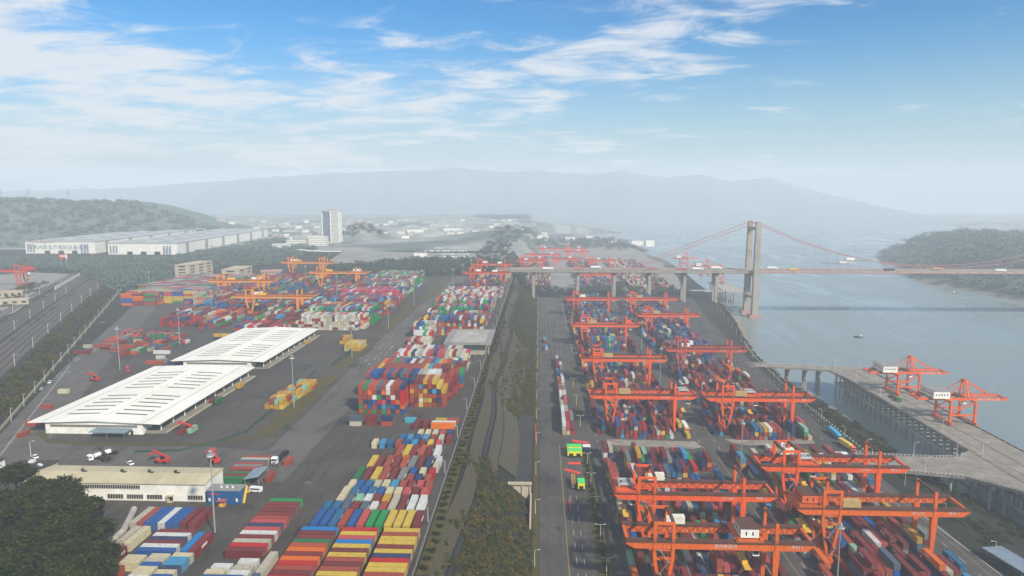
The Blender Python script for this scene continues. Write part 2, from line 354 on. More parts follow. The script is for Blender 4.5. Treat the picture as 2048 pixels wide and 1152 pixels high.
# far mountains: a ridge line, given its real distance and depth
RIDGE = [(-300, 388), (0, 384), (250, 376), (430, 364), (640, 347), (760, 342), (860, 341), (920, 337), (1000, 345), (1080, 342), (1180, 350), (1250, 340), (1330, 356), (1400, 349), (1460, 362), (1530, 356), (1600, 374), (1680, 395), (1790, 424), (1870, 446), (1990, 452), (2300, 455)]
YM = 5500.; vs = []; fs = []; nX = 240; nY = 22
for j in range(nY):
    for i in range(nX):
        p = -300+2600*i/(nX-1); t = (j-11)/11.; zr = at_y(p, interp(RIDGE, p), YM)[2]; y = YM+t*(800 if t > 0 else 1200)
        X = at_y(p, 400, YM)[0]; b = max(0., 1-abs(t)**1.2)
        vs.append((X, y, -56+(zr+56)*b*(1+.10*nse(X, y, .0026)*(1-b*.75))+10*nse(X, y, .007)*(b > 0)*min(1, 4*b)))
for j in range(nY-1):
    for i in range(nX-1): a = j*nX+i; fs.append((a, a+1, a+nX+1, a+nX))
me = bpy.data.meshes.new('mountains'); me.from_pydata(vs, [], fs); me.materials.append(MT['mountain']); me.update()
for p_ in me.polygons: p_.use_smooth = True
tag(obj('mountains', me), 'long hazy mountain ridge across the horizon', 'mountains', kind='structure')

# ------------------------------------------------------------------ paved areas
def struct(mb, name, m, label): return tag(mb.build(name, m), label, name.replace('_', ' '), kind='structure')
ROADX = [(140, -200), (290, -254), (437, -322), (620, -398), (798, -474), (944, -548), (1000, -566)]
left_edge = [(interp(ROADX, y), y) for y in (140, 290, 437, 620, 798, 944, 1000)]
struct(MB().sheet([(-38.2, 140), (-38.2, 1010), (-330, 1010)]+left_edge[::-1], .05), 'yard_pavement', MT['asphalt'], 'brown-grey asphalt of the upper container yard')
struct(MB().sheet([(.6, 150), (184, 150), (185, 420), (191, 560), (200, 700), (210, 860), (232, 1040), (1, 1040)], ZR+.05), 'riverside_pavement', MT['asphalt2'], 'grey asphalt of the riverside container yard and its roads')
struct(MB().sheet([(-55, 1085), (232, 1085), (262, 1300), (276, 1560), (255, 2050), (-40, 2050), (-57, 1400)], ZR+.05), 'far_yard_pavement', MT['pavement'], 'pale paving of the hazy yard beyond the bridge')
struct(MB().sheet([at(650, 527)[:2], at(1000, 522)[:2], at(1045, 487)[:2], at(830, 481)[:2], at(690, 500)[:2]], .06), 'vehicle_lot_pavement', MT['pavement'], 'wide pale vehicle storage lot behind the trees')
struct(MB().sheet([at(-20, 600)[:2], at(70, 580)[:2], at(165, 549)[:2], at(60, 545)[:2], at(-40, 552)[:2]], .06), 'far_left_pavement', MT['pavement'], 'pale yard behind the railway at the left edge')
struct(MB().sheet([at(-60, 655)[:2], at(30, 625)[:2], at(80, 585)[:2], at(66, 583)[:2], at(-10, 604)[:2], at(-60, 622)[:2]], .08), 'side_road', MT['pavement'], 'pale concrete road beyond the railway hedge')
# railway corridor, parallel to the slanting road
D = Vector((-.447, .894)); Nn = Vector((-.894, -.447)); O = Vector((-262, 311))
def rw(s, t): p = O+Nn*s+D*t; return (p.x, p.y)     # s metres left of the road edge, t metres along
def strip(mb, s0, s1, t0, t1, z, m=0):
    n = 14; a = [rw(s0+5*math.sin((t0+(t1-t0)*k/n)/260), t0+(t1-t0)*k/n) for k in range(n+1)]; b = [rw(s1+5*math.sin((t0+(t1-t0)*k/n)/260), t0+(t1-t0)*k/n) for k in range(n+1)]
    for k in range(n): mb.add([(*a[k], z), (*a[k+1], z), (*b[k+1], z), (*b[k], z)], [(3, 2, 1, 0)], m)
mb = MB(); rl = MB(); tracks = [29+k*5.2 for k in range(5)]+[58+k*5.2 for k in range(4)]+[84, 89.5]
for s in tracks:
    strip(mb, s-2.1, s+2.1, -260, 900, .12)
    for q in (-.75, .75): strip(rl, s+q-.1, s+q+.1, -260, 900, .32)
struct(mb, 'railway_ballast', MT['ballast'], 'dark ballast beds of the railway left of the yard')
struct(rl, 'railway_tracks', MT['rail'], 'parallel rusty railway rails left of the yard')
rd = [rw_ for rw_ in left_edge]
struct(MB().sheet([(x+27, y) for x, y in left_edge if y > 280][::-1]+[(x, y) for x, y in left_edge if y > 280], .07), 'slanting_road', MT['roadgrey'], 'lighter grey slanting road along the left edge of the yard')
struct(MB().sheet([(-280, 262), (-205, 268), (-132, 262), (-104, 262), (-104, 292), (-150, 300), (-246, 304), (-268, 300)], .09), 'cross_road', MT['roadgrey'], 'grey road crossing in front of the long white sheds')
struct(MB().sheet([(-124, 292.2), (-104, 292.2), (-107, 560), (-104, 1000), (-121, 1000), (-129, 560)], .07), 'yard_road', MT['roadgrey'], 'long grey road between grass verges and tall stacks')
hp = [at(*q)[:2] for q in ((72, 868), (95, 886), (200, 892), (340, 892), (425, 888), (500, 878))]
for a_, b_ in zip(hp, hp[1:]): struct(MB().prism([a_, b_, (b_[0], b_[1]+2.4), (a_[0]+(2 if a_ is hp[0] else 0), a_[1]+2.4)], 0, .25), 'kerb_strip', MT['grass'], 'grassed kerb strip in front of the shed compound')
# grass verges between the upper yard roads, each with a kerb
for nm, pts in (('long', [at(498, 880)[:2], at(548, 872)[:2], at(677, 753)[:2], at(650, 750)[:2]]), ('second', [(-141, 452), (-131, 452), (-131.5, 530), (-137.5, 534)]),
                ('third', [(-138.5, 580), (-128.5, 580), (-131, 732), (-139.5, 731)]), ('far', [(-134, 764), (-121, 766), (-124, 962), (-139, 961)])):
    g = MB().prism(pts, 0, .16); struct(g, 'grass_verge', [MT['grass']], 'strip of rough brown-green grass between yard roads')
# painted markings
mk = MB(); my = MB()
def dash(mb, x, y0, y1, z, wd=.22, on=4., off=6.):
    y = y0
    while y < y1: mb.sheet([(x-wd/2, y), (x+wd/2, y), (x+wd/2, y+on), (x-wd/2, y+on)], z); y += on+off
def line(mb, x0, y0, x1, y1, z, wd=.22):
    d = Vector((x1-x0, y1-y0)).normalized(); n = Vector((-d.y, d.x))*wd/2
    mb.sheet([(x0-n.x, y0-n.y), (x1-n.x, y1-n.y), (x1+n.x, y1+n.y), (x0+n.x, y0+n.y)], z)
z1 = ZR+.1
for x in (5.2, 9, 18.3, 22): dash(mk, x, 640, 1030, z1, .25)
for x in (16.2, 19.4): dash(mk, x, 180, 330, z1, .2, 5, 7)
line(my, 12.8, 180, 12.8, 400, z1, .3); line(my, 13.4, 640, 13.4, 1030, z1, .25)
for x in (99.5, 108.8): dash(mk, x, 180, 640, z1, .22, 5, 7)
for x in (98, 107): dash(mk, x, 640, 980, z1, .3, 5, 7)
line(my, 104.2, 180, 104.2, 385, z1, .25)
for x in (176.5,): dash(mk, x, 180, 470, z1, .22, 5, 8)
line(my, 180.5, 180, 180.5, 360, z1, .25); line(mk, 185.2, 262, 181.9, 322, z1, .4)
for x in (189, 193): dash(mk, x, 440, 800, z1, .25, 4, 7)
for y in (392, 396, 401, 405): [line(mk, x, y, x+7, y, z1, .3) for x in (47, 60, 74)]
for x in (36.5,): dash(mk, x, 300, 640, z1, .2, 5, 8)
rr = random.Random(3)
for (x0, x1, y0, y1) in ((-128, -110, 440, 560), (-126, -104, 585, 730)):      # worn arrows and dashes on the upper yard road
    for k in range(46):
        x = rr.choice((x0, x0+5, x0+10, x1-4)); y = rr.uniform(y0, y1); line(mk, x, y, x+rr.uniform(-.6, .9), y+rr.uniform(1.5, 3), .1, .45)
for k in range(40):
    s = rr.uniform(-9, -2); t = rr.choice((120, 128, 168, 175, 245, 330)); p = rw(s, t+rr.uniform(-2, 2)); line(mk, p[0], p[1], p[0]-.8, p[1]+1.6, .1, .5)
line(mk, -107, 560, -112, 760, .1, .25)
for s in (-6.2, -5.7):
    a = rw(s, -150); b = rw(s, 150); line(mk, *a, *b, .1, .16)
struct(mk, 'road_markings', MT['mark'], 'worn white lane dashes and arrows on the yard roads')
struct(my, 'yellow_road_lines', MT['marky'], 'faded yellow centre lines on the riverside roads')
# raised planted strip beside the riverside road
for pts, nm in (([(24.2, 150), (30.4, 150), (30.6, 300), (29.4, 386), (25.4, 386), (24.6, 300)], 0), ([(25.6, 440), (29.8, 440), (30, 600), (27.6, 604)], 1), ([(31.2, 640), (33, 640), (31.6, 1030), (30.4, 1030)], 2), ([(-2.6, 150), (.4, 150), (.4, 1036), (-2.2, 1036)], 3)):
    struct(MB().prism(pts, ZR, ZR+.2), 'planted_strip', MT['grass'], 'narrow planted strip with kerb along the riverside road')
struct(MB().prism([(33.5, 386), (43, 386), (92, 372), (92, 368), (46, 368), (34, 375)], ZR, ZR+.12), 'kerbed_apron', MT['asphalt2'], 'kerbed apron at the back of the near crane block')
struct(MB().prism([(43, 411), (97, 409), (99, 400), (93, 396.5), (60, 399), (46, 401), (42, 405)], ZR, ZR+.14), 'traffic_island', MT['concrete'], 'rounded kerbed island in front of the second crane block')
struct(MB().prism([(116, 414), (170, 416), (170, 409), (128, 404), (119, 407)], ZR, ZR+.14), 'traffic_island', MT['concrete'], 'rounded kerbed island in front of the river-side crane block')
# cut slope: two concrete lattice faces, and dark service paths
def lattice(prof, name, label, y0=150, y1=1000):
    vs = []; fs = []; uv = []; n = max(8, int((y1-y0)/7))
    for k in range(n+1):
        y = y0+(y1-y0)*k/n; wv = wave(y)
        for (t, z) in prof: vs.append((-38+t+wv, y, z+.6))
        vs.append((-38+prof[-1][0]+wv, y, prof[-1][1]-1.5)); vs.append((-38+prof[0][0]+wv, y, prof[0][1]-1.5))
    me = bpy.data.meshes.new(name); c = 4
    for k in range(n):
        for i in range(4): a = k*c+i; b = k*c+(i+1) % 4; fs.append((a, b, b+c, a+c))
    me.from_pydata(vs, [], fs); ul = me.uv_layers.new(name='UVMap'); 
    for p in me.polygons:
        for li in p.loop_indices:
            v = me.vertices[me.loops[li].vertex_index].co; ul.data[li].uv = (v.y, v.z*1.1)
    me.materials.append(MT['lattice']); me.update(); o = obj(name, me); tag(o, label, 'retaining wall'); return o
lattice([(5.2, -.8), (9.3, -9.6)], 'retaining_wall', 'upper brown concrete lattice wall below the fenced yard edge')
lattice([(12.6, -10.6), (17, -19.8)], 'retaining_wall', 'lower curving concrete lattice wall on the planted slope', 312, 640)
lattice([(17, -18.9), (26, -25.7)], 'retaining_wall', 'lowest gentle concrete lattice face above the drainage channel', 330, 640)
p = MB()
for k in range(60):
    y = 150+k*14; wv = wave
    p.add([(-28.0+wv(y), y, -9.9), (-26.4+wv(y), y, -9.9), (-26.4+wv(y+14), y+14, -9.9), (-28.0+wv(y+14), y+14, -9.9)], [(0, 1, 2, 3)])
struct(p, 'service_path', MT['darkroof'], 'dark service path winding between the two lattice walls')
struct(MB().sheet([(-37.6, 150), (-33.4, 150), (-33.4, 1000), (-37.6, 1000)], .02), 'planting_bed', MT['grass'], 'brown soil bed outside the upper yard fence')
# concrete culvert at the foot of the slope
c = MB(); c.box(-20, -3.4, 318, 319.2, -33.8, -23.5)
for x in (-19.5, -15.6, -11.6, -7.6, -3.9): c.box(x-.3, x+.3, 317.4, 318, -33.8, -23.3)
c.box(-3.8, -3.0, 290, 318, -34, -28); c.box(-20.5, -3.0, 317, 319.6, -23.5, -22.9)
tag(c.build('culvert_wall', MT['beige']), 'stained pale concrete culvert wall at the foot of the slope', 'wall')
struct(MB().sheet([(-19, 320), (-3.5, 320), (-3.4, 430), (-12, 430)], -25.5), 'drainage_channel', MT['darkroof'], 'dark wet drainage channel above the culvert wall')
# ------------------------------------------------------------------ containers
CC = {  # name: paint
 'maroon': '6e2f2e', 'dark red': '7a3232', 'rust red': '9c4f3e', 'brick orange': 'ad5a3c', 'red': 'b8292c', 'orange': 'd9772a', 'bright orange': 'e8862c',
 'yellow': 'cbb052', 'gold': 'c29a3c', 'cream': 'c9bfa0', 'white': 'cfcfca', 'dirty white': 'b3ad9c', 'light blue': '4b93b5', 'bright blue': '1c7fb5',
 'teal blue': '27688a', 'blue': '1d5c93', 'navy': '2c3d5c', 'slate': '54616e', 'grey': '7b7c79', 'green': '1c8a50', 'dark green': '2e6b45', 'pale green': '8ab59a', 'pink': 'c05a78', 'rose': 'b85a5a', 'teal': '1f7a72', 'turquoise': '4fa3b0'}
def pick(rng, wts):
    t = sum(v for _, v in wts); r = rng.random()*t
    for k, v in wts:
        r -= v
        if r <= 0: return k
    return wts[0][0]
MIXR = [('maroon', 26), ('dark red', 22), ('rust red', 15), ('navy', 8), ('blue', 5), ('teal blue', 4), ('white', 5), ('dirty white', 5), ('yellow', 4), ('gold', 3), ('green', 3), ('orange', 3), ('slate', 4), ('grey', 3), ('pink', 1.5), ('rose', 4), ('pale green', 2), ('light blue', 2), ('cream', 2), ('red', 2)]
MIXB = [('blue', 16), ('teal blue', 16), ('navy', 13), ('maroon', 12), ('dark red', 9), ('rust red', 6), ('slate', 6), ('white', 3), ('green', 4), ('pale green', 3), ('rose', 5), ('light blue', 5), ('pink', 2), ('yellow', 2), ('orange', 2), ('grey', 3)]
MIXW = [('white', 22), ('dirty white', 18), ('rose', 8), ('dark red', 12), ('rust red', 8), ('red', 4), ('cream', 6), ('navy', 3), ('grey', 5), ('blue', 3), ('orange', 2), ('green', 2)]
MIXG = [('green', 24), ('dirty white', 7), ('rose', 7), ('dark red', 8), ('pink', 3), ('white', 4), ('navy', 3), ('blue', 3)]
MIXC = [('rust red', 18), ('maroon', 16), ('dark red', 12), ('blue', 4), ('teal blue', 6), ('navy', 4), ('white', 5), ('yellow', 5), ('gold', 4), ('green', 4), ('orange', 5), ('light blue', 4), ('dirty white', 4), ('slate', 3), ('red', 4), ('brick orange', 6)]
MIXP = [('rose', 8), ('pink', 6), ('dark red', 10), ('rust red', 8), ('white', 5), ('green', 4), ('navy', 5), ('blue', 4)]
import colorsys
def deepen(v):
    h, s, b = colorsys.rgb_to_hsv(*[int(v[i:i+2], 16)/255 for i in (0, 2, 4)]); return ''.join('%02x' % int(255*q) for q in colorsys.hsv_to_rgb(h, min(1, s*1.18), b*.9))
CC = {k: deepen(v) for k, v in CC.items()}
CON = []     # every container of the place
WD, HT = 2.44, 2.6
def con(x, y, z, L, ew, col, what, where, exp=True, h=HT):
    # x,y centre of the footprint; exp: its end or side can be seen
    CON.append(dict(x=x, y=y, z=z, L=L, ew=ew, col=col, what=what, where=where, exp=exp, h=h))
ORD = 'zeroth first second third fourth fifth sixth seventh eighth ninth tenth eleventh twelfth thirteenth fourteenth fifteenth sixteenth seventeenth eighteenth nineteenth twentieth'.split()
def size(L): return 'short' if L < 8 else 'long'
# rows written out one by one, as they stand in the photo (front yard)
def row_ns(x0, pitch, y0, L, cols, where, z=0, h=2.9, tops=None):
    for i, c in enumerate(cols):
        if c: con(x0+pitch*i+WD/2, y0+L/2, z, L, False, c, f'{ORD[i+1]} from left', where, h=h)
def col_ew(x0, y0, L, cols, where, pitch=2.78, z=0, h=2.9, step=1, back='counted from its back end'):
    for i, c in enumerate(cols):
        if c: con(x0+L/2, y0-pitch*i-WD/2, z, L, True, c, f'{ORD[i+1]} from back', where, h=h)
col_ew(-52.6, 220.1, 12.19, 'yellow,rust red,yellow,yellow,dark red,yellow,navy,red,yellow,yellow,rust red,maroon'.split(','), 'of the rightmost crosswise row by the fence')
col_ew(-66.9, 220.1, 12.19, 'red,yellow,rose,bright blue,yellow,maroon,yellow,rust red,maroon,rust red,yellow,navy'.split(','), 'of the middle crosswise row by the fence')
col_ew(-81.1, 220.1, 12.19, 'bright blue,maroon,dark red,dark green,brick orange,orange,dark red,orange,red,rust red,maroon,red'.split(','), 'of the left crosswise row of the fence block')
row_ns(-79.5, 3.26, 221.7, 12.19, 'blue,blue,teal blue,rust red,blue,rose,green,green,yellow,yellow,yellow,maroon'.split(','), 'in the long row with paired greens')
row_ns(-79.1, 3.45, 234.6, 6.06, 'teal blue,teal blue,slate,dark red,slate,white,rust red'.split(','), 'in short row just behind the greens')
row_ns(-79.1+3.45*7, 3.45, 234.6, 12.19, 'dirty white,maroon,white,white'.split(','), 'at the right end behind the yellow trio')
row_ns(-76.0, 3.45, 241.0, 6.06, 'cream,slate,pale green,white,dark red,gold'.split(','), 'in short row two behind greens')
row_ns(-76.0, 3.42, 247.6, 6.06, 'cream,teal blue,blue,teal blue,blue,cream,cream,rose,maroon,rose'.split(','), 'in the row of four blues')
row_ns(-75.4, 3.42, 254.4, 6.06, 'cream,blue,teal blue,dirty white,cream,light blue,rust red,dark red,rose,rust red'.split(','), 'in the row holding one light blue box')
row_ns(-75.2, 3.62, 261.2, 12.19, 'dark green,maroon,yellow,rust red,maroon,grey'.split(','), 'in the row led by a dark green box')
row_ns(-53.4, 3.7, 261.2, 6.06, 'rust red,navy,rust red'.split(','), 'of the short trio right of the grey long one')
row_ns(-53.2, 3.9, 267.8, 6.06, 'blue,cream,red'.split(','), 'of the short trio with the bright red one')
row_ns(-72.7, 3.5, 274.2, 12.19, 'yellow,maroon,rust red,dark red,brick orange,grey,maroon,navy'.split(','), 'in the long row led by a yellow box')
row_ns(-44.6, 3.5, 274.2, 6.06, ['dirty white'], 'white box, front of two at the fence')
row_ns(-44.4, 3.5, 280.6, 6.06, ['white'], 'white box, rear of two at the fence')
row_ns(-63.6, 3.4, 287.8, 12.19, 'rust red,yellow,dark red,brick orange,maroon,white'.split(','), 'in the long row with a white right end')
row_ns(-77.4, 3.72, 301.2, 6.06, 'cream,light blue,teal blue,rust red,blue,light blue,dark red,yellow,rose'.split(','), 'in the short row led by cream and light blue')
row_ns(-65.9, 3.72, 308.2, 6.06, 'teal blue,light blue,blue,light blue,rust red,cream,dark red'.split(','), 'in the rear short row of four blues')
row_ns(-58.4, 3.6, 315.2, 6.06, 'cream,cream,cream,rose,navy'.split(','), 'in the last short row of three creams')
# second column, across the narrow lane
col_ew(-100.9, 241.6, 12.19, 'green,dark red,dark red,maroon,dark red,rust red,rose,navy,rose,white,dark red,dirty white,red,maroon'.split(','), 'in the single crosswise row led by green', pitch=2.78)
for i, (x, y, c, L, ew) in enumerate([(-93.6, 196.2, 'white', 6.06, 1), (-93.6, 192.6, 'dirty white', 6.06, 1), (-93.6, 189.4, 'white', 6.06, 1), (-100.6, 193, 'white', 6.06, 1), (-101.2, 189.6, 'cream', 6.06, 1), (-100.8, 186.6, 'blue', 12.19, 1), (-101.5, 183.6, 'white', 12.19, 1)]):
    con(x+L/2, y+WD/2, 0, L, True, c, ['topmost', 'second', 'third', 'left topmost', 'left second', 'long', 'frontmost long'][i], 'in the cluster of white boxes at the bottom edge', h=2.9)
con(-84.6, 197, 0, 12.19, False, 'dirty white', 'lengthwise box', 'beside the orange crosswise row', h=2.9); con(-85.2, 184.5, 0, 12.19, False, 'slate', 'lengthwise box', 'beside the white cluster at the bottom edge', h=2.9)
# lower left yard
row_ns(-142.9, 2.52, 220.4, 12.19, 'dirty white,rust red,blue,blue,white,blue,blue,maroon'.split(','), 'in the tight row before the white building')
row_ns(-121.9, 3, 220.4, 12.19, ['dark red'], 'standing alone right of the tight row')
row_ns(-139.5, 3.1, 206.0, 12.19, 'dirty white,cream'.split(','), 'of the pale pair beside the tree')
col_ew(-129.6, 216.4, 12.19, 'dark red,white,navy,maroon,white,blue'.split(','), 'of the crosswise six before the white building', pitch=2.46)
row_ns(-115.4, 2.7, 202.6, 12.19, 'bright blue,dark red'.split(','), 'of the lengthwise pair beside the lane')
row_ns(-136.5, 3, 198.6, 6.06, ['maroon'], 'short box half under the tree'); row_ns(-130.2, 3, 181, 12.19, ['rust red'], 'long box beside the tree at bottom')
col_ew(-130.4, 199.4, 6.06, 'cream,cream'.split(','), 'of the short cream pair beside the tree', pitch=2.6)
col_ew(-123.2, 200.4, 6.06, 'cream,dirty white,blue,cream,cream,white,teal blue'.split(','), 'of the middle short crosswise column, lower left', pitch=2.5)
col_ew(-116.2, 201.2, 6.06, 'cream,light blue,light blue,navy,cream,blue,slate'.split(','), 'of the right short crosswise column, lower left', pitch=2.5)
# stack of old containers right of the white building
col_ew(-129.6, 284.5, 12.19, 'rust red,dirty white,slate,rust red,grey,rust red,dark red,dark green,dark red,dark green'.split(','), 'of the old stack behind the blue office', pitch=2.5, h=2.6)
con(-110.6, 262+3, 0, 6.06, False, 'rust red', 'short box', 'standing alone in front of the white truck'); con(-109.2, 279+3, 0, 6.06, False, 'rust red', 'short box', 'standing alone beside the white truck')
# loose stacks behind the front yard
for x, y, c, L, ew, z in [(-93.2, 333, 'dirty white', 6.06, 1, 0), (-93.2, 333, 'slate', 6.06, 1, 2.6), (-85.4, 334, 'dark red', 6.06, 1, 0), (-85.4, 334, 'dark red', 6.06, 1, 2.6), (-77.3, 333.6, 'rust red', 6.06, 1, 0), (-77.3, 333.6, 'navy', 6.06, 1, 2.6), (-66, 339, 'turquoise', 6.06, 1, 0),
                        (-61.6, 333, 'dark red', 12.19, 0, 0), (-57, 333, 'maroon', 12.19, 0, 0), (-48, 330.6, 'bright orange', 12.19, 1, 0), (-48, 333.6, 'white', 12.19, 1, 0), (-50, 338.6, 'yellow', 6.06, 1, 0), (-44, 338.6, 'rust red', 6.06, 1, 0)]:
    con(x, y, z, L, bool(ew), c, ('upper' if z else 'lower')+' box' if x < -70 else 'single box', 'among the loose boxes before the tall stacks', h=2.6)
# blocks filled by rule: nr rows of nc columns, height of each pile from a function
def block(x0, y0, nc, nr, L, mixf, hf, seed, name, z0=0., px_=2.5, gap=.45, ew=False, skip=None, front=None):
    rng = random.Random(seed); H = {}
    py_ = (WD+.25) if ew else (L+gap); pxx = (L+gap) if ew else px_
    for r in range(nr):
        for c in range(nc):
            H[r, c] = 0 if (skip and skip(r, c)) else max(0, int(hf(rng, r, c, nr, nc)))
    for r in range(nr):
        for c in range(nc):
            col0 = None
            for k in range(H[r, c]):
                col = pick(rng, mixf(r, c) if callable(mixf) else mixf)
                if front and r == 0 and k < len(front) and c < len(front[k]) and front[k][c]: col = front[k][c]
                vis = k == H[r, c]-1 or (r == 0 or H[r-1, c] <= k) or (x0 < 0 and (c == nc-1 or H[r, c+1] <= k)) or (x0 > 0 and (c == 0 or H[r, c-1] <= k))
                if not vis: continue
                e = (r == 0 or H[r-1, c] <= k)
                tier = 'top' if k == H[r, c]-1 else f'{ORD[k+1]} tier'
                x = x0+pxx*c+(L/2 if ew else WD/2); y = y0+py_*r+(WD/2 if ew else L/2)
                con(x+rng.uniform(-.05, .05), y+rng.uniform(-.12, .12), z0+k*HT, L, ew, col, (r, c, tier, H[r, c], nr, nc), name, exp=e)
# tall stacks of the upper yard
fr = [['brick orange', 'dark green', 'rust red', 'green', 'dark red', 'green', 'rust red', 'navy', 'rust red', 'blue'], ['green', 'rust red', 'blue', 'rust red', 'navy', 'light blue', 'slate', 'blue', 'navy', 'orange'], ['rust red', 'navy', 'navy', 'blue', 'red', 'rose', 'navy', 'red', 'orange', 'red'],
      ['rust red', 'rust red', 'rust red', 'white', 'green', 'navy', 'rust red', 'white', 'dark red', 'red'], ['rust red', 'rust red', 'orange', 'rust red', 'navy', 'orange', 'white', 'rust red', 'dark red', 'red'], ['brick orange', 'green', 'rose', 'brick orange', 'slate', 'rust red', 'white', 'brick orange', 'rust red', 'navy']]
block(-96.8, 352.3, 10, 1, 12.19, MIXC, lambda g, r, c, nr, nc: 6, 11, 'of tall front stack', front=fr)
block(-71.4, 364.9, 8, 1, 12.19, [('rust red', 8), ('maroon', 6), ('gold', 3), ('yellow', 3), ('white', 4), ('navy', 3), ('light blue', 1)], lambda g, r, c, nr, nc: 6 if c < 6 else 5-(c-6), 12, 'of stack right of front stack')
block(-99.2, 378, 20, 1, 12.19, lambda r, c: [('white', 8), ('dirty white', 5)] if c >= 12 and c < 17 else [('navy', 6), ('blue', 4), ('rust red', 6), ('rose', 2), ('slate', 3)] if c < 17 else MIXC, lambda g, r, c, nr, nc: 6 if c < 17 else 5-(c-17), 13, 'of second tall row')
block(-98, 390.7, 20, 1, 12.19, lambda r, c: [('rust red', 9), ('light blue', 2), ('yellow', 4), ('slate', 1)] if c < 16 else MIXC, lambda g, r, c, nr, nc: 6 if c < 17 else 6-(c-17), 14, 'of the third tall row')
block(-96, 403.4, 20, 1, 12.19, MIXC, lambda g, r, c, nr, nc: 6 if c < 17 else g.choice((4, 5)), 15, 'of the fourth tall row')
block(-99, 416.1, 20, 2, 6.06, lambda r, c: [('teal blue', 9), ('blue', 6)] if c < 14 else MIXC, lambda g, r, c, nr, nc: 5 if c > 1 else 4, 16, 'of the short blue row')
block(-97.5, 429.5, 20, 3, 12.19, MIXW, lambda g, r, c, nr, nc: (5 if r else 4)-(c < 2)-(c > 17), 17, 'of white and red stacks')
block(-105.5, 522, 8, 4, 12.19, MIXW, lambda g, r, c, nr, nc: min(5, 2+r*1.2+g.random()) if c > r % 2 else 0, 18, 'of the stepped stack before the canopy building')
block(-102, 562, 22, 16, 12.19, lambda r, c: MIXC if r < 2 else MIXG if r in (2, 4, 7) else MIXP if r == 5 else MIXW, lambda g, r, c, nr, nc: 6-(r in (3, 6))-(1 if c < 2 and r < 8 else 0)-g.choice((0, 0, 0, 1)), 19, 'of the long back block')
block(-88, 782, 18, 3, 12.19, MIXW, lambda g, r, c, nr, nc: 3, 20, 'of the long back block')
block(-86, 822, 17, 11, 12.19, MIXR, lambda g, r, c, nr, nc: g.choice((2, 3, 3, 4)), 21, 'of the block under the far orange cranes')
# block west of the yard road
block(-213, 580, 22, 1, 6.06, [('dirty white', 12), ('white', 6), ('cream', 5), ('dark red', 6), ('red', 1), ('navy', 1)], lambda g, r, c, nr, nc: 5 if 2 < c < 21 else 4 if c > 1 else 3, 22, 'of the white stack behind the sheds')
block(-210, 587, 23, 1, 12.19, MIXW, lambda g, r, c, nr, nc: 5, 23, 'of the white stack behind the sheds')
block(-211, 606, 24, 3, 12.19, lambda r, c: MIXG if r == 0 or c > 20 else MIXC, lambda g, r, c, nr, nc: 6, 24, 'of the green-topped stack')
block(-208, 660, 24, 4, 12.19, lambda r, c: MIXP if r > 1 else MIXC, lambda g, r, c, nr, nc: 6 if c < 21 else 5, 25, 'of the pink-topped stack')
block(-212, 722, 24, 3, 12.19, lambda r, c: [('pink', 8), ('rose', 5), ('red', 4), ('white', 2)] if r == 0 else MIXP, lambda g, r, c, nr, nc: 6, 26, 'of the pink-topped stack')
block(-214, 772, 24, 5, 12.19, lambda r, c: MIXG if c > 15 or r == 1 else MIXP, lambda g, r, c, nr, nc: 6, 27, 'of the far green stack')
block(-216, 852, 24, 6, 12.19, MIXG, lambda g, r, c, nr, nc: 6-(r == 2), 28, 'of the far green stack')
# yard under the yellow cranes, lengthwise boxes in lower piles
def low(g, r, c, nr, nc): return g.choice((1, 2, 2, 3, 3, 3)) if (r+c) % 7 else g.choice((0, 1))
for i, (x, y, nc, nr, mx_, hf) in enumerate([
    (-300, 580, 7, 2, MIXR, lambda g, r, c, nr, nc: 3), (-340, 590, 12, 2, [('maroon', 6), ('dark red', 8), ('red', 6), ('navy', 3)], lambda g, r, c, nr, nc: g.choice((2, 3))), (-258, 560, 12, 2, [('red', 6), ('maroon', 7), ('dark red', 6), ('yellow', 3), ('blue', 3), ('white', 1)], lambda g, r, c, nr, nc: 3-(c > 8)),
    (-352, 620, 26, 3, MIXR, low), (-352, 662, 26, 4, MIXB, low), (-268, 592, 18, 4, MIXR, low), (-268, 650, 18, 4, MIXR, low), (-266, 706, 17, 4, MIXB, low), (-268, 762, 17, 6, MIXR, low), (-270, 845, 17, 8, MIXR, low),
    (-360, 722, 26, 5, MIXR, low), (-366, 792, 28, 6, MIXB, low), (-372, 876, 30, 7, MIXR, low)]):
    block(x, y, nc, nr, 12.19, mx_, hf, 40+i, 'of the piles under the yellow cranes', px_=2.75, gap=.9)
def slant(g, r, c, nr, nc): return g.choice((4, 5, 5))
block(-448, 706, 3, 7, 12.19, [('orange', 8), ('rust red', 6), ('blue', 4), ('dark red', 6), ('green', 1)], slant, 60, 'of the orange stack at the slanting road', ew=True)
block(-372, 712, 2, 4, 12.19, [('dirty white', 8), ('orange', 3), ('yellow', 2)], slant, 61, 'of the orange stack at the slanting road', px_=2.6)
block(-452, 724, 7, 18, 12.19, [('rose', 5), ('pale green', 4), ('yellow', 4), ('dirty white', 4), ('green', 4), ('pink', 4), ('blue', 3)], lambda g, r, c, nr, nc: 5, 62, 'of the long stack along the slanting road', ew=True)
block(-470, 775, 7, 46, 12.19, MIXP+MIXG, lambda g, r, c, nr, nc: 5, 63, 'of the long stack along the slanting road', ew=True)
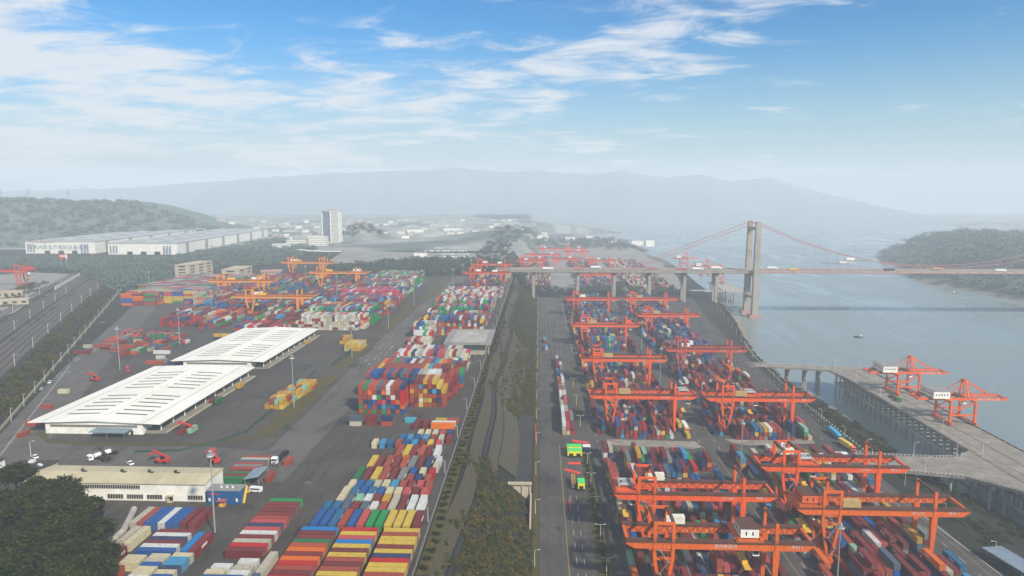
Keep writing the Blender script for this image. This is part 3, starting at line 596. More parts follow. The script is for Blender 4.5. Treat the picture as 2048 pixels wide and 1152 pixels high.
# yellow pile by the verge, and small groups
for k in range(7):
    for c in range(4):
        for z in range(2 if (k+c) % 5 else 1):
            con(-150.5+c*2.7+k*.7+1.2, 357.5+k*6.5+3, z*HT, 6.06, False, ['gold', 'yellow', 'gold', 'rust red', 'gold', 'pale green', 'yellow'][(k*3+c*2+z) % 7], (k, c, 'top' if z else 'first tier', 2), 'of yellow pile beside grass verge')
block(-147, 500, 5, 3, 6.06, [('gold', 9), ('yellow', 4), ('dirty white', 2)], lambda g, r, c, nr, nc: 2, 70, 'of the small yellow pile by the lamp mast')
block(-158, 525, 3, 2, 6.06, [('gold', 9), ('maroon', 2)], lambda g, r, c, nr, nc: 2, 71, 'of the small yellow pile by the lamp mast')
for x, y, L, ew, c, d in [(-282, 383, 6.06, 1, 'cream', 'cream box alone on the asphalt left of the long shed'), (-271, 354, 6.06, 1, 'rust red', 'box behind the long shed corner'), (-255, 326, 12.19, 1, 'rust red', 'box sticking out left of the long shed'), (-251, 311, 6.06, 0, 'rust red', 'box beside the kerb at the shed corner'), (-247, 333, 12.19, 1, 'dark red', 'box hidden behind the long shed corner'),
    (-252, 455, 12.19, 1, 'navy', 'box between the two long sheds'), (-280, 486, 12.19, 1, 'white', 'box lying apart behind the workshop yard'), (-283, 497, 12.19, 0, 'rust red', 'box in the row behind the workshop yard'), (-284, 511, 12.19, 0, 'dark green', 'box in the row behind the workshop yard'), (-281, 524, 6.06, 0, 'white', 'box at the end of the workshop row'),
    (-302, 520, 12.19, 0, 'orange', 'box in the workshop line'), (-304, 506, 6.06, 0, 'brick orange', 'box in the workshop line'), (-303, 493, 12.19, 0, 'pale green', 'box in the workshop line'), (-303, 479, 12.19, 0, 'dark red', 'box in the workshop line'), (-304, 534, 12.19, 0, 'blue', 'box in the workshop line'), (-304, 548, 12.19, 0, 'pale green', 'box at the far end of the workshop line'),
    (-318, 505, 12.19, 1, 'brick orange', 'dusty box in the scrap corner'), (-268, 455, 12.19, 1, 'brick orange', 'box in the repair yard'), (-264, 460, 6.06, 1, 'grey', 'box in the repair yard'), (-272, 470, 6.06, 1, 'white', 'box in the repair yard'),
    (-172, 321, 6.06, 0, 'pale green', 'box docked at the shed platform'), (-175.5, 321, 12.19, 0, 'maroon', 'box docked at the shed platform'), (-180, 366, 6.06, 0, 'dark green', 'box on the shed platform'), (-183, 366, 6.06, 0, 'maroon', 'box on the shed platform'), (-181, 396, 6.06, 0, 'gold', 'box on the far shed platform'), (-182, 520, 6.06, 0, 'gold', 'box on the second shed platform')]:
    con(x, y, 0 if 'platform' not in d or 'docked' in d else 1.1, L, bool(ew), c, '', d)
for k in range(4): con(-262+k*6.6, 537, 0, 6.06, True, ['navy', 'gold', 'dark red', 'gold'][k], '', 'lower box of the short line behind the second shed'); con(-262+k*6.6, 537, HT, 6.06, True, ['gold', 'yellow', 'pale green', 'yellow'][k], '', 'upper box of the short line behind the second shed')
gq = random.Random(91)
for k in range(46):      # jumble of old boxes in the workshop yard
    x = gq.uniform(-345, -292); y = gq.uniform(478, 560)
    con(x, y, gq.choice((0, 0, 2.6)) if k % 3 == 0 else 0, gq.choice((6.06, 12.19)), gq.random() < .7, gq.choice(('maroon', 'dark red', 'rust red', 'slate', 'brick orange', 'dark green', 'grey', 'dirty white')), f'number {k}', 'in the workshop jumble', exp=False)
# riverside yard: two long blocks below the rail cranes
def pile(g, r, c, nr, nc): return g.choice((0, 1, 2, 2, 3, 3, 4, 4)) if nr < 40 else 3
def pil2(g, r, c, nr, nc):
    base = (3, 2, 4, 1, 3, 4, 2)[r % 7]; return max(0, base+g.choice((-2, -1, 0, 0, 1)))
for nm, x0, tail, sd in (('of nearest riverside block', 48.6, 'left', 80), ('of near river-edge block', 123, 'right', 90)):
    B1 = x0 < 100
    block(x0, 182.6, 13, 16, 12.19, MIXR, pil2, sd, nm, z0=ZR, px_=2.8, gap=.55)
    block(x0, 413, 13, 14, 12.19, MIXR, pil2, sd+1, 'of second riverside block' if B1 else 'of second river-edge block', z0=ZR, px_=2.8, gap=.55)
    block(x0, 656 if B1 else 612, 13, 26 if B1 else 29, 12.19, MIXB, lambda g, r, c, nr, nc: 5 if r == 0 else g.choice((3, 4, 4, 5)), sd+2, 'of the third riverside block', z0=ZR, px_=2.8, gap=.4)
    for k, xx in enumerate((37.2, 40.2)) if B1 else enumerate((111.5, 114.5)):
        lo = 'of '+('outer', 'inner')[k]+(' lane left of crane rail' if B1 else ' lane between crane blocks')
        block(xx, 196, 1, 15, 12.19, MIXR, lambda g, r, c, nr, nc: g.choice((0, 1, 2, 2, 3)), sd+5+k, lo, z0=ZR, gap=.6)
        block(xx, 420, 1, 44, 12.19, MIXR if B1 else MIXB, lambda g, r, c, nr, nc: 0 if 12 < r < 18 and not B1 else g.choice((0, 1, 2, 3)), sd+7+k, lo, z0=ZR, gap=.6)
    for k, xx in enumerate((90, 92.8)) if B1 else enumerate((164.6, 167.4)):
        lo = 'of '+('inner', 'outer')[k]+(' lane right of crane rail' if B1 else ' lane beside river road')
        block(xx, 196, 1, 15, 12.19, MIXR, lambda g, r, c, nr, nc: g.choice((0, 0, 1, 2, 3)), sd+3+k, lo, z0=ZR, gap=.6)
        block(xx, 414, 1, 44, 12.19, MIXR, lambda g, r, c, nr, nc: 0 if 13 < r < 18 else g.choice((0, 1, 2, 3)), sd+9+k, lo, z0=ZR, gap=.6)
block(15.2, 418, 3, 9, 12.19, MIXW+[('rust red', 10)], lambda g, r, c, nr, nc: g.choice((2, 3, 3)) if r < 3 or c < 2 else 0, 120, 'of white double row beside road', z0=ZR, px_=2.7, gap=.6)
block(15.4, 540, 2, 6, 12.19, MIXW, lambda g, r, c, nr, nc: g.choice((1, 2)), 121, 'of white double row beside road', z0=ZR, px_=2.9, gap=.7)
# far yard beyond the bridge
for i, (x, y, nc, nr, mx_) in enumerate([(-38, 1100, 20, 14, MIXR), (66, 1095, 20, 10, MIXB), (-30, 1290, 18, 26, MIXR), (66, 1250, 20, 24, MIXR), (150, 1080, 14, 40, MIXW), (196, 1090, 8, 36, MIXR)]):
    block(x, y, nc, nr, 12.19, mx_, lambda g, r, c, nr, nc: g.choice((1, 2, 3, 3)), 130+i, 'of the far yard beyond the bridge', z0=ZR, px_=2.9, gap=1.2)
# ---- individual meshes
def cmesh(L):
    m = MB(); h = HT; n = int(L/.55); e = .09; pts = []
    for s in (1, -1):
        for k in range(n):
            a = -L/2+.2+(L-.4)*k/n; b_ = (L-.4)/n; yy = [a, a+b_*.3, a+b_*.5, a+b_*.8]
            for y, d in zip(yy, (0, 0, .05, .05)): pts.append((s*(WD/2-.04-d), s*y))
    m.prism(pts, .15, h-.05)
    for x in (-1, 1):
        for y in (-1, 1): m.box(x*WD/2-(.14 if x > 0 else 0), x*WD/2+(.14 if x < 0 else 0), y*L/2-(.14 if y > 0 else 0), y*L/2+(.14 if y < 0 else 0), 0, h)
        m.box(min(x*WD/2, x*(WD/2-.1)), max(x*WD/2, x*(WD/2-.1)), -L/2+.14, L/2-.14, h-.14, h-.01); m.box(min(x*WD/2, x*(WD/2-.1)), max(x*WD/2, x*(WD/2-.1)), -L/2+.14, L/2-.14, .02, .17)
    for y in (-1, 1): m.box(-WD/2+.14, WD/2-.14, min(y*L/2, y*(L/2-.12)), max(y*L/2, y*(L/2-.12)), h-.15, h-.02); m.box(-WD/2+.14, WD/2-.14, min(y*L/2, y*(L/2-.12)), max(y*L/2, y*(L/2-.12)), .02, .18)
    me = m.mesh('container_body', MT['contobj']); fixnormals(me); return me
def rmesh(L):
    m = MB(); m.box(-WD/2+.1, WD/2-.1, -L/2+.12, L/2-.12, HT-.048, HT-.04)
    for k in range(int(L/1.2)): y = -L/2+.7+k*1.2; m.box(-WD/2+.25, WD/2-.25, y, y+.5, HT-.041, HT-.02, nobottom=True)
    return m.mesh('container_roof', MT['controof'])
def dmesh():
    m = MB(); b = MB()
    for s in (-1, 1):
        m.box(min(s*.03, s*(WD/2-.16)), max(s*.03, s*(WD/2-.16)), -.02, .05, .2, HT-.17)
        for q in (.28, .86): b.box(s*q-.035, s*q+.035, -.07, -.021, .12, HT-.1)
        b.box(min(s*.3, s*.8), max(s*.3, s*.8), -.1, -.071, 1.0, 1.08)
    return m.mesh('container_door', MT['contobj']), b.mesh('locking_bars', MT['bar'])
CM = {40: cmesh(12.19), 20: cmesh(6.06)}; DM, BM = dmesh(); RM = {40: rmesh(12.19), 20: rmesh(6.06)}
lm = MB()
for k in range(6): lm.box(WD/2-.06, WD/2+.012, -1.9+k*.62, -1.9+k*.62+(.42, .3, .46)[k % 3], 1.25, 1.85); lm.box(WD/2-.06, WD/2+.012, -1.9+k*.62, -1.9+k*.62+.12, 1.1, 1.95)
LM = lm.mesh('side_lettering', MT['text']); grl = random.Random(77)
for c in CON:
    h = c['h']; X, Y, Z = c['x'], c['y'], c['z']; w_, d_ = (c['L'], WD) if c['ew'] else (WD, c['L'])
    u, v, zz = px(X, Y, Z+h); a = FPX*w_/zz*(FPX*d_/zz)*abs(CH-Z)/zz
    if c['exp']: a += FPX*w_/zz*FPX*h/zz*.9
    elif type(c['what']) is tuple and c['what'][2] != 'top': a = 0
    if type(c['what']) is tuple and c['what'][2] != 'top' and not c['exp']: a = 0
    if type(c['what']) is tuple and c['what'][2] != 'top': a = FPX*w_/zz*FPX*h/zz*.9 if c['exp'] else 0
    if u < -5 or u > 2060 or v > 1165: a = 0
    c['a'] = a*(.5 if type(c['what']) is tuple and c['y'] > 330 and c['x'] > 40 else 1)
CON.sort(key=lambda c: -c['a'])
seen = set(); ind = 0; rest = []
for c in CON:
    if ind < 300 and c['a'] > 0 and 'jumble' not in c['where']:
        wh = c['what']; s = size(c['L'])
        if type(wh) is tuple:
            r_, q_, tier, n_ = wh[:4]; one = wh[4:] or (9, 9)
            pl = f", {ORD[q_+1] if q_ < 20 else 'last'} pile" if one[1] > 1 else ''; rw_ = f", {ORD[r_+1]} row" if one[0] > 1 else ''
            lab = f"{c['col']} {s} container, {tier}{pl}{rw_} {c['where']}"
        else: lab = f"{c['col']} {s} container, {wh} {c['where']}" if wh else f"{c['col']} {s} container, {c['where']}"
        lab = lab.replace(' box, ', ' ').replace(', single box', '')
        if lab in seen or len(lab.split()) > 16 + 4:
            if lab in seen: rest.append(c); continue
        seen.add(lab); c['lab'] = lab; ind += 1
        if len(lab.split()) > 16: print('LONG', len(lab.split()), lab)
        o = obj('shipping_container', CM[20 if c['L'] < 8 else 40], None, (c['x'], c['y'], c['z']), math.pi/2 if c['ew'] else 0, lin(CC[c['col']]))
        o.scale = (1, 1, c['h']/HT); tag(o, lab, 'container', 'containers stacked in the yards')
        k_ = lin(CC[c['col']]); d = obj('door', DM, o, (0, -c['L']/2, 0), 0, k_); obj('locking_bars', BM, d)
        obj('roof', RM[20 if c['L'] < 8 else 40], o, None, 0, k_)
        if not c['ew'] and grl.random() < .45 and 'white' not in c['col'] and c['col'] != 'cream': q_ = obj('lettering', LM, o, (0, grl.choice((0, 2.2)) if c['L'] > 8 else 0, 0), 0 if c['x'] < 0 else math.pi)
    else: rest.append(c)
print('containers', len(CON), 'individual', ind)
vs = []; fs = []; cs = []
g = random.Random(5)
for c in rest:
    if c['h'] == 0: continue
    X, Y, Z = c['x'], c['y'], c['z']; a, b_ = (c['L']/2-.08, WD/2-.07) if c['ew'] else (WD/2-.07, c['L']/2-.08); n = len(vs)
    for z in (Z, Z+c['h']-.15): vs += [(X-a, Y-b_, z), (X+a, Y-b_, z), (X+a, Y+b_, z), (X-a, Y+b_, z)]
    fs += [(n+4, n+5, n+6, n+7), (n, n+1, n+5, n+4), (n+1, n+2, n+6, n+5), (n+2, n+3, n+7, n+6), (n+3, n, n+4, n+7)]
    q = g.uniform(.82, 1.12); k = lin(CC[c['col']]); cs += [(k[0]*q, k[1]*q, k[2]*q, 1)]*5
me = bpy.data.meshes.new('container_stacks'); me.from_pydata(vs, [], fs); me.materials.append(MT['contattr'])
at_ = me.color_attributes.new('col', 'FLOAT_COLOR', 'CORNER'); flat = []
for p_, k in zip(me.polygons, cs): flat += list(k)*len(p_.vertices)
at_.data.foreach_set('color', flat); me.update()
tag(obj('container_stacks', me), 'thousands of mixed coloured containers stacked farther off in both yards', 'containers', kind='stuff')
# ------------------------------------------------------------------ rail mounted gantry cranes
ORANGE = lin('d9541a'); ORANGE2 = lin('cc5c14'); YEL = lin('dc841a'); SALMON = lin('d24c1c')
def textmesh(body, size, mt, depth=.02, sp=1.0):
    cu = bpy.data.curves.new('lettering', 'FONT'); cu.body = body; cu.size = size; cu.extrude = depth; cu.space_character = sp; cu.resolution_u = 1
    cu.align_x = 'CENTER'; cu.align_y = 'CENTER'
    o = bpy.data.objects.new('tmp', cu); COL.objects.link(o); dg = bpy.context.evaluated_depsgraph_get()
    me = bpy.data.meshes.new_from_object(o.evaluated_get(dg)); bpy.data.objects.remove(o); me.materials.clear(); me.materials.append(mt); return me
def rmg_meshes():
    P = {}; c = [MT['craneobj'], MT['cranedark'], MT['black']]
    g = MB(); g.prof([(-31.5, 20.6), (31.5, 20.6), (34.5, 22.4), (34.5, 23.6), (-34.5, 23.6), (-34.5, 22.4)], -.75, .75)
    g.box(-34.5, 34.5, -1.25, -.75, 23.3, 23.6, 1); g.box(-34.5, 34.5, .75, 1.9, 23.45, 23.6, 1); g.box(-34.5, 34.5, -.75, .75, 23.61, 23.66, 1)
    for k in range(12): x = -30+k*5.4; g.box(x-.05, x+.05, -.79, -.751, 20.62, 23.44, 0)
    P['girder'] = g.mesh('crane_girder', c)
    g = MB()
    for z in (24.15, 24.65): g.box(-34.4, 34.4, -1.24, -1.2, z, z+.05)
    for k in range(36): x = -34.3+k*1.96; g.box(x-.03, x+.03, -1.24, -1.2, 23.6, 24.65)
    P['railing'] = g.mesh('crane_railing', MT['cranedark'])
    g = MB(); g.box(-.5, .5, .8, 12.2, 22.4, 23.5); P['tie'] = g.mesh('end_beam', MT['craneobj'])
    g = MB()                                                       # splayed leg, left side
    g.beam((-3.4, 0, 20.5), (-3.3, 0, 16.4), 1.3, 1.3); g.beam((3.4, 0, 20.5), (3.3, 0, 16.4), 1.3, 1.3)
    g.box(-2.7, 2.7, -.5, .5, 16, 16.9); g.box(-2.7, 2.7, -.45, .45, 19.6, 20.3)
    g.beam((-3.3, 0, 16.4), (-.75, 0, 1.9), 1.3, 1.3, .9, .9); g.beam((3.3, 0, 16.4), (.75, 0, 1.9), 1.3, 1.3, .9, .9)
    P['vleg'] = g.mesh('splayed_leg', MT['craneobj'])
    g = MB(); g.beam((0, 0, 20.5), (0, 0, 1.9), 2.4, 2, 1.3, 1.2); g.box(-1.3, 1.3, -1.1, 1.1, 17.6, 17.9); P['leg'] = g.mesh('tapered_leg', MT['craneobj'])
    g = MB(); g.box(-.8, .8, -2.5, 15.5, 1.1, 2.1); P['sill'] = g.mesh('sill_beam', MT['craneobj'])
    g = MB()
    for y in (-2, .5, 12.5, 15): g.box(-.6, .6, y-1, y+1, .35, 1.1, 0)
    P['bogie'] = g.mesh('bogie', MT['craneobj'])
    g = MB()
    for y in (-2, .5, 12.5, 15):
        for q in (-.6, .6): g.cyl((-.35, y+q, .4), (.35, y+q, .4), .4, n=10)
    P['wheels'] = g.mesh('crane_wheels', MT['black'])
    g = MB()                                                       # frame standing on the girders, left: four posts
    for x in (-3.4, 3.4):
        g.box(x-.6, x+.6, -1.0, -.1, 20.3, 31); g.box(x-.55, x+.55, 12.6, 13.5, 23.6, 31)
        g.box(x-.5, x+.5, -.1, 12.6, 30, 31, 1)
    g.box(-2.8, 2.8, -.95, -.15, 30, 31); g.box(-2.8, 2.8, 12.7, 13.4, 30, 31)
    P['frameL'] = g.mesh('portal_frame', [MT['craneobj'], MT['cranedark']])
    g = MB(); g.box(-.6, .6, -1.0, -.1, 20.3, 31); g.box(-.55, .55, 12.6, 13.5, 23.6, 31); g.box(-.45, .45, -.1, 12.6, 30.2, 31, 1)
    P['frameR'] = g.mesh('portal_frame', [MT['craneobj'], MT['cranedark']])
    g = MB(); g.box(-5, 5, -.9, 13.9, 23.7, 24.2)
    for x in (-4, 4): g.box(x-.4, x+.4, -.6, 13.6, 24.2, 24.7)
    P['trolley'] = g.mesh('trolley', MT['craneobj'])
    g = MB(); g.cyl((-2.5, 4, 25.6), (2.5, 4, 25.6), .8, n=12); g.cyl((-2.5, 9, 25.6), (2.5, 9, 25.6), .8, n=12); g.box(-3.4, -2.5, 3, 10, 24.7, 26.3); g.box(2.5, 3.2, 3, 10, 24.7, 26); g.box(-1.4, 1.4, 5.4, 7.6, 24.7, 26.1)
    P['winch'] = g.mesh('winch', MT['steel'])
    g = MB(); g.box(-3.3, 3.3, .6, 9.8, 24.9, 28.3); g.prof([(-3.5, 28.3), (3.5, 28.3), (3.5, 28.5), (-3.5, 28.5)], .4, 10, 1)
    P['house'] = g.mesh('machinery_house', [MT['contobj'], MT['cranedark']])
    g = MB()
    for k in range(5): x = -2.7+k*1.2; g.box(x, x+.5, .55, .599, 25.8, 27.2) if k % 2 else None
    for k in range(4): g.box(-3.35, -3.301, 1.6+k*2, 2.6+k*2, 25.8, 27.2)
    P['hwin'] = g.mesh('house_windows', MT['dark'])
    g = MB(); g.box(-3.6, 3.6, -1.25, 1.25, 24.2, 27.2)
    for k in range(9): x = -3.3+k*.8; g.box(x, x+.12, -1.32, -1.251, 24.3, 27.1)
    P['ebox'] = g.mesh('electrical_cabinet', MT['contobj'])
    g = MB(); g.box(-1.2, 1.2, 1.6, 3.8, 17.2, 19.6); g.box(-1.0, 1.0, 1.9, 3.5, 19.6, 20.2); g.box(-.3, .3, 2.4, 3.0, 20.2, 23.7)
    P['cab'] = g.mesh('operator_cab', MT['contobj'])
    g = MB(); g.box(-1.0, 1.0, 1.53, 1.599, 17.8, 19.2); g.box(-1.26, -1.201, 2, 3.4, 17.8, 19.2); P['cabwin'] = g.mesh('cab_window', MT['dark'])
    g = MB(); g.box(-1.2, 1.2, .5, 12.5, 12.2, 12.7); g.box(-1, 1, 4.5, 8.5, 12.7, 13.6); P['spreader'] = g.mesh('spreader', MT['yellow'])
    g = MB()
    for x in (-.9, .9):
        for y in (5, 8): g.cyl((x, y, 13.6), (x, y, 23.7), .05, n=4)
    P['ropes'] = g.mesh('hoist_ropes', MT['black'])
    g = MB()
    for k in range(4):
        z0, z1 = 2.2+k*4.6, 6.8+k*4.6; a = (-1 if k % 2 else 1)*1.6; g.beam((-a, -1.6, z0), (a, -1.6, z1), .7, .15); g.box(a-.6, a+.6, -2, -1.2, z1-.1, z1)
    P['stair'] = g.mesh('access_stair', MT['steel'])
    g = MB()
    for k in range(17): g.beam((-34+k*4, 0, 23.4), (-32+k*4, 0, 21.2), .12, .12); g.beam((-32+k*4, 0, 21.2), (-30+k*4, 0, 23.4), .12, .12)
    P['festoon'] = g.mesh('festoon_cable', MT['cranedark'])
    s = ' '.join(str(k) for k in range(13, 0, -1)); me = textmesh(s, 1.35, MT['text'], sp=1.9)
    xs = [v.co.x for v in me.vertices]; k = 44/(max(xs)-min(xs))
    for v in me.vertices: v.co = (v.co.x*k, 0, v.co.y*1.0)
    P['numbers'] = me
    for nm, b_, sz in (('code', '4500AM', 1.5), ('port', '重庆果园港', 1.7), ('num', '果园 2', 1.6)):
        me = textmesh(b_, sz, MT['text'])
        for v in me.vertices: v.co = (v.co.x, 0, v.co.y)
        P[nm] = me
    return P
PM = rmg_meshes()
WHT = lin('d8d6cc'); TAN = lin('b0925c'); GRN = lin('4e8a4a')
def rmg(cx_, y, z, label, col, hx=5, house=WHT, trolley_type='house', bx=-14, box=None, boxy=0, sx=1, sz=1, detail=2, group='rail mounted gantry cranes', vright=False, text='code', tx=14):
    t = empty('gantry_crane', (cx_, y, z), 0, label, 'gantry crane', group); t.scale = (sx, 1, sz)
    for yy in (0, 13):
        g = obj('girder', PM['girder'], t, (0, yy, 0), 0, col)
        if detail > 1: obj('railing', PM['railing'], g)
        if detail > 1 and yy == 13: obj('lettering', PM['numbers'], g, (6, -.8, 21.6))
        if yy == 0 and detail > 0: obj('lettering', PM[text], g, (tx, -.82, 22)); detail > 1 and obj('lettering', PM['num'], g, (28, -.82, 22.2))
        obj('leg', PM['vleg'], t, (-20.5, yy, 0), 0, col); obj('leg', PM['vleg' if vright else 'leg'], t, (20.5, yy, 0), 0, col)
    for x in (-34, 34): obj('end_beam', PM['tie'], t, (x, 0, 0), 0, col)
    for x, f in ((-20.5, 'frameL'), (20.5, 'frameL' if vright else 'frameR')):
        obj('portal_frame', PM[f], t, (x, 0, 0), 0, col)
        sl = obj('sill_beam', PM['sill'], t, (x, 0, 0), 0, col)
        if detail > 0: bg_ = obj('bogie', PM['bogie'], sl, None, 0, col); detail > 1 and obj('wheel_set', PM['wheels'], sl)
    tr = obj('trolley', PM['trolley'], t, (hx, 0, 0), 0, col)
    if trolley_type == 'house': h = obj('machinery_house', PM['house'], tr, None, 0, house); 
    else: obj('winch', PM['winch'], tr)
    if trolley_type == 'house' and detail > 1: obj('window', PM['hwin'], tr)
    if detail > 0:
        cb = obj('operator_cab', PM['cab'], t, (hx+3, 0, 0), 0, WHT); detail > 1 and obj('window', PM['cabwin'], cb)
        sp_ = obj('spreader', PM['spreader'], t, (hx, 0, 0)); obj('rope', PM['ropes'], sp_)
    if box: obj('electrical_cabinet', PM['ebox'], t, (bx, boxy, 0), 0, box)
    if detail > 1: obj('access_stair', PM['stair'], t, (-20.5, 0, 0)); obj('festoon_cable', PM['festoon'], t, (0, 11.9, 0))
    return t
rmg(67.3, 240.5, ZR, 'nearest rusty orange gantry crane at the bottom edge, white cab house right of centre', ORANGE2, 11, WHT, 'house', -14, lin('d8d4c4'), 13, text='port', tx=2)
rmg(67.3, 281.5, ZR, 'second orange-red gantry crane from the front, winch trolley at its far left end', ORANGE, -29, WHT, 'winch', -14.5, lin('d8d4c4'), 13)
rmg(67.3, 429.5, ZR, 'orange gantry crane over the front of the second block, tan cabinet on its girder', ORANGE, 26.5, WHT, 'winch', -12, TAN)
rmg(67.3, 530, ZR, 'orange gantry crane, tan cabinet left of centre, third block from the front', ORANGE, -22, ORANGE, 'house', -12.5, TAN)
rmg(66.6, 674, ZR, 'orange gantry crane with an orange trolley house above its right leg', ORANGE, 22, ORANGE, 'house', -12.5, TAN, detail=1)
rmg(67.0, 850, ZR, 'hazy orange gantry crane left of the shore road with a bulky white house', SALMON, -12, WHT, 'house', detail=1)
rmg(141, 270.5, ZR, 'near river-side orange gantry crane with an orange house and tan cabinet', ORANGE2, -29, lin('c85a30'), 'house', -13, TAN)
rmg(140.3, 315, ZR, 'orange-red gantry crane in front of the quay road with white cabinet and open winch', ORANGE, -12, WHT, 'winch', -18, lin('d8d4c4'), 13)
rmg(141, 427, ZR, 'orange gantry crane at the front of the second river-edge block', ORANGE, -5, WHT, 'winch', -12.5, TAN)
rmg(140.5, 566.5, ZR, 'dark red-orange gantry crane with white house, middle of the river-edge row', lin('b8482c'), -17, WHT, 'house', -12, WHT, 13)
rmg(140, 734, ZR, 'orange gantry crane with a tan cabinet, second from the bridge on river side', SALMON, -24, SALMON, 'winch', -12.5, TAN, detail=1)
rmg(139, 852, ZR, 'hazy orange gantry crane closest to the bridge on the river side', SALMON, -24, SALMON, 'winch', -13, TAN, detail=1)
# yellow cranes of the upper yard
for cx_, y, lb, hx in [(-259, 650, 'near amber gantry crane with a yellow cabinet over the maroon piles', -16), (-345, 772, 'amber gantry crane farthest left over the slanting stacks', 14), (-258.5, 864, 'amber gantry crane right of the other two, white house on its right side', 20), (-345, 996, 'farthest amber gantry crane before the dark trees', -18)]:
    rmg(cx_, y, 0, lb, YEL, hx, WHT, 'house', -10, lin('e0a020'), detail=1, sx=1.15, sz=.84, group='amber gantry cranes of the upper yard', vright=(cx_ > -300) is False, text='port', tx=4)
for y, lb in [(867, 'front one of the far salmon gantry cranes over the mixed block'), (978, 'rear one of the far salmon gantry cranes beside the bridge end')]:
    rmg(-67.5, y, 0, lb, SALMON, -12, WHT, 'house', 12, WHT, 0, detail=1, sx=.9, sz=.84, group='far salmon gantry cranes', text='port', tx=0)
rmg(-690, 846, 0, 'red gantry crane cut by the left edge of the picture', lin('c8402e'), 30, lin('c8402e'), 'house', detail=1, sz=.95, vright=True, text='port', tx=20)
for i, (x0, x1, y, n) in enumerate([(-47, 17, 1355, 'leftmost'), (-43, 20, 1400, 'second'), (24, 88, 1402, 'third'), (93, 155, 1371, 'fourth'), (67, 133, 1125, 'nearest'), (-31, 50, 1508, 'fifth'), (-5, 60, 1682, 'sixth'), (58, 118, 1592, 'seventh'), (56, 118, 1686, 'farthest')]):
    rmg((x0+x1)/2, y, ZR, f'{n} of the hazy salmon gantry cranes beyond the bridge', lin('d84a34'), (-12, 14, 8, -6, -8, 16, -14, 4, 12)[i], WHT, 'house', detail=0, sx=(x1-x0)/69, group='hazy gantry cranes beyond the bridge')
# ------------------------------------------------------------------ quay cranes
def sts(x, y, label, col, sx=1, sz=1, detail=2, z=ZR):
    t = empty('quay_crane', (x, y, z), 0, label, 'quay crane', 'quay cranes on the river wharf'); t.scale = (sx, 1, sz)
    O_ = MT['craneobj']
    for px_ in (0, 16):
        for yy in (0, 16.5):
            g = MB(); g.beam((px_, yy, 1.2), (px_, yy, 16), 1.3, 1.4); g.build('leg', O_, t).color = col
    for yy in (0, 16.5):
        g = MB(); g.box(.65, 15.35, yy-.45, yy+.45, 6.2, 7.2); g.build('portal_beam', O_, t).color = col
        g = MB(); g.beam((.6, yy, 8), (15.4, yy, 15.2), .7, .7); g.build('brace', O_, t).color = col
    for px_ in (0, 16):
        g = MB(); g.box(px_-.6, px_+.6, -3, 19.5, 1.1, 2.2)
        for q in (-2, 1, 15.5, 18.5): g.box(px_-.55, px_+.55, q-1, q+1, .3, 1.1)
        g.build('sill_beam', O_, t).color = col
        g = MB(); g.box(px_-.4, px_+.4, .7, 15.8, 14.6, 15.8); g.build('cross_beam', O_, t).color = col
    for yy in (3.2, 13.2):
        g = MB(); g.prof([(-20, 16), (34, 16), (38.5, 16.8), (38.5, 17.6), (-20, 17.6)], yy-.6, yy+.6); b = g.build('boom', O_, t); b.color = col
        if yy < 5:
            me = PM['port']; q = obj('lettering', me, b, (25.5, yy-.63, 16.8)); q.scale = (1.7, 1, .85)
        g = MB()
        for z_ in (18.1, 18.6): g.box(-20, 38, yy-.7, yy-.65, z_, z_+.05)
        for k in range(30): g.box(-20+k*2, -19.94+k*2, yy-.7, yy-.65, 17.6, 18.6)
        detail > 1 and g.build('railing', MT['cranedark'], t)
        g = MB(); g.beam((13, yy, 17.6), (12.2, 8.2+(yy-8.2)*.35, 28.5), .8, .8); g.beam((16, yy, 17.6), (12.8, 8.2+(yy-8.2)*.35, 28.5), .6, .6); g.build('tower_leg', O_, t).color = col
        g = MB(); g.beam((12.6, 8.2+(yy-8.2)*.35, 28.5), (31, yy, 17.6), .6, .6); g.build('forestay', O_, t).color = col
        g = MB(); g.beam((12.4, 8.2+(yy-8.2)*.35, 28.5), (-1, yy, 17.8), .5, .5); g.build('backstay', O_, t).color = col
    for xx in (-19.5, 38):
        g = MB(); g.box(xx-.4, xx+.4, 3.8, 12.6, 16.3, 17.4); g.build('end_beam', O_, t).color = col
    g = MB(); g.box(11.6, 13.4, 6, 10.4, 28.2, 29); g.build('apex_beam', O_, t).color = col
    g = MB(); g.box(-11.5, -1, 0, 16.5, 17.7, 22.6); h = g.build('machinery_house', MT['white'], t)
    g = MB(); g.box(-11.8, -.7, -.3, 16.8, 22.6, 22.9); g.build('roof', MT['greyroof'], h)
    g = MB()
    for k in range(5): g.box(-10.3+k*1.8, -9.5+k*1.8, -.05, -.001, 19.8, 20.8)
    for k in range(5): g.box(-11.55, -11.501, 2+k*2.9, 3.2+k*2.9, 19.6, 21)
    g.build('windows', MT['dark'], h)
    g = MB(); g.box(-12.6, -11.5, -.8, 17.3, 17.4, 17.7); g.build('walkway', MT['cranedark'], t)
    g = MB(); g.box(6, 10, 3.9, 12.5, 17.7, 18.6); g.build('trolley', MT['cranedark'], t); g = MB(); g.box(10.6, 12.8, 4.5, 7, 13, 15.6); g.build('operator_cab', MT['white'], t)
    return t
sts(272.5, 515, 'farther orange quay crane with white machinery house, boom over the river', lin('d85a1c'))
sts(272, 447.3, 'nearer orange quay crane with white machinery house, right part of the picture', lin('d85a1c'))
for x, y, lb in [(318, 1180, 'hazy red quay crane right behind the bridge piers'), (322, 1290, 'hazy red quay crane beyond the bridge'), (318, 1460, 'farthest hazy red quay crane with raised arm')]:
    sts(x-16, y, lb, lin('c8503c'), .95, 1.15, 1)
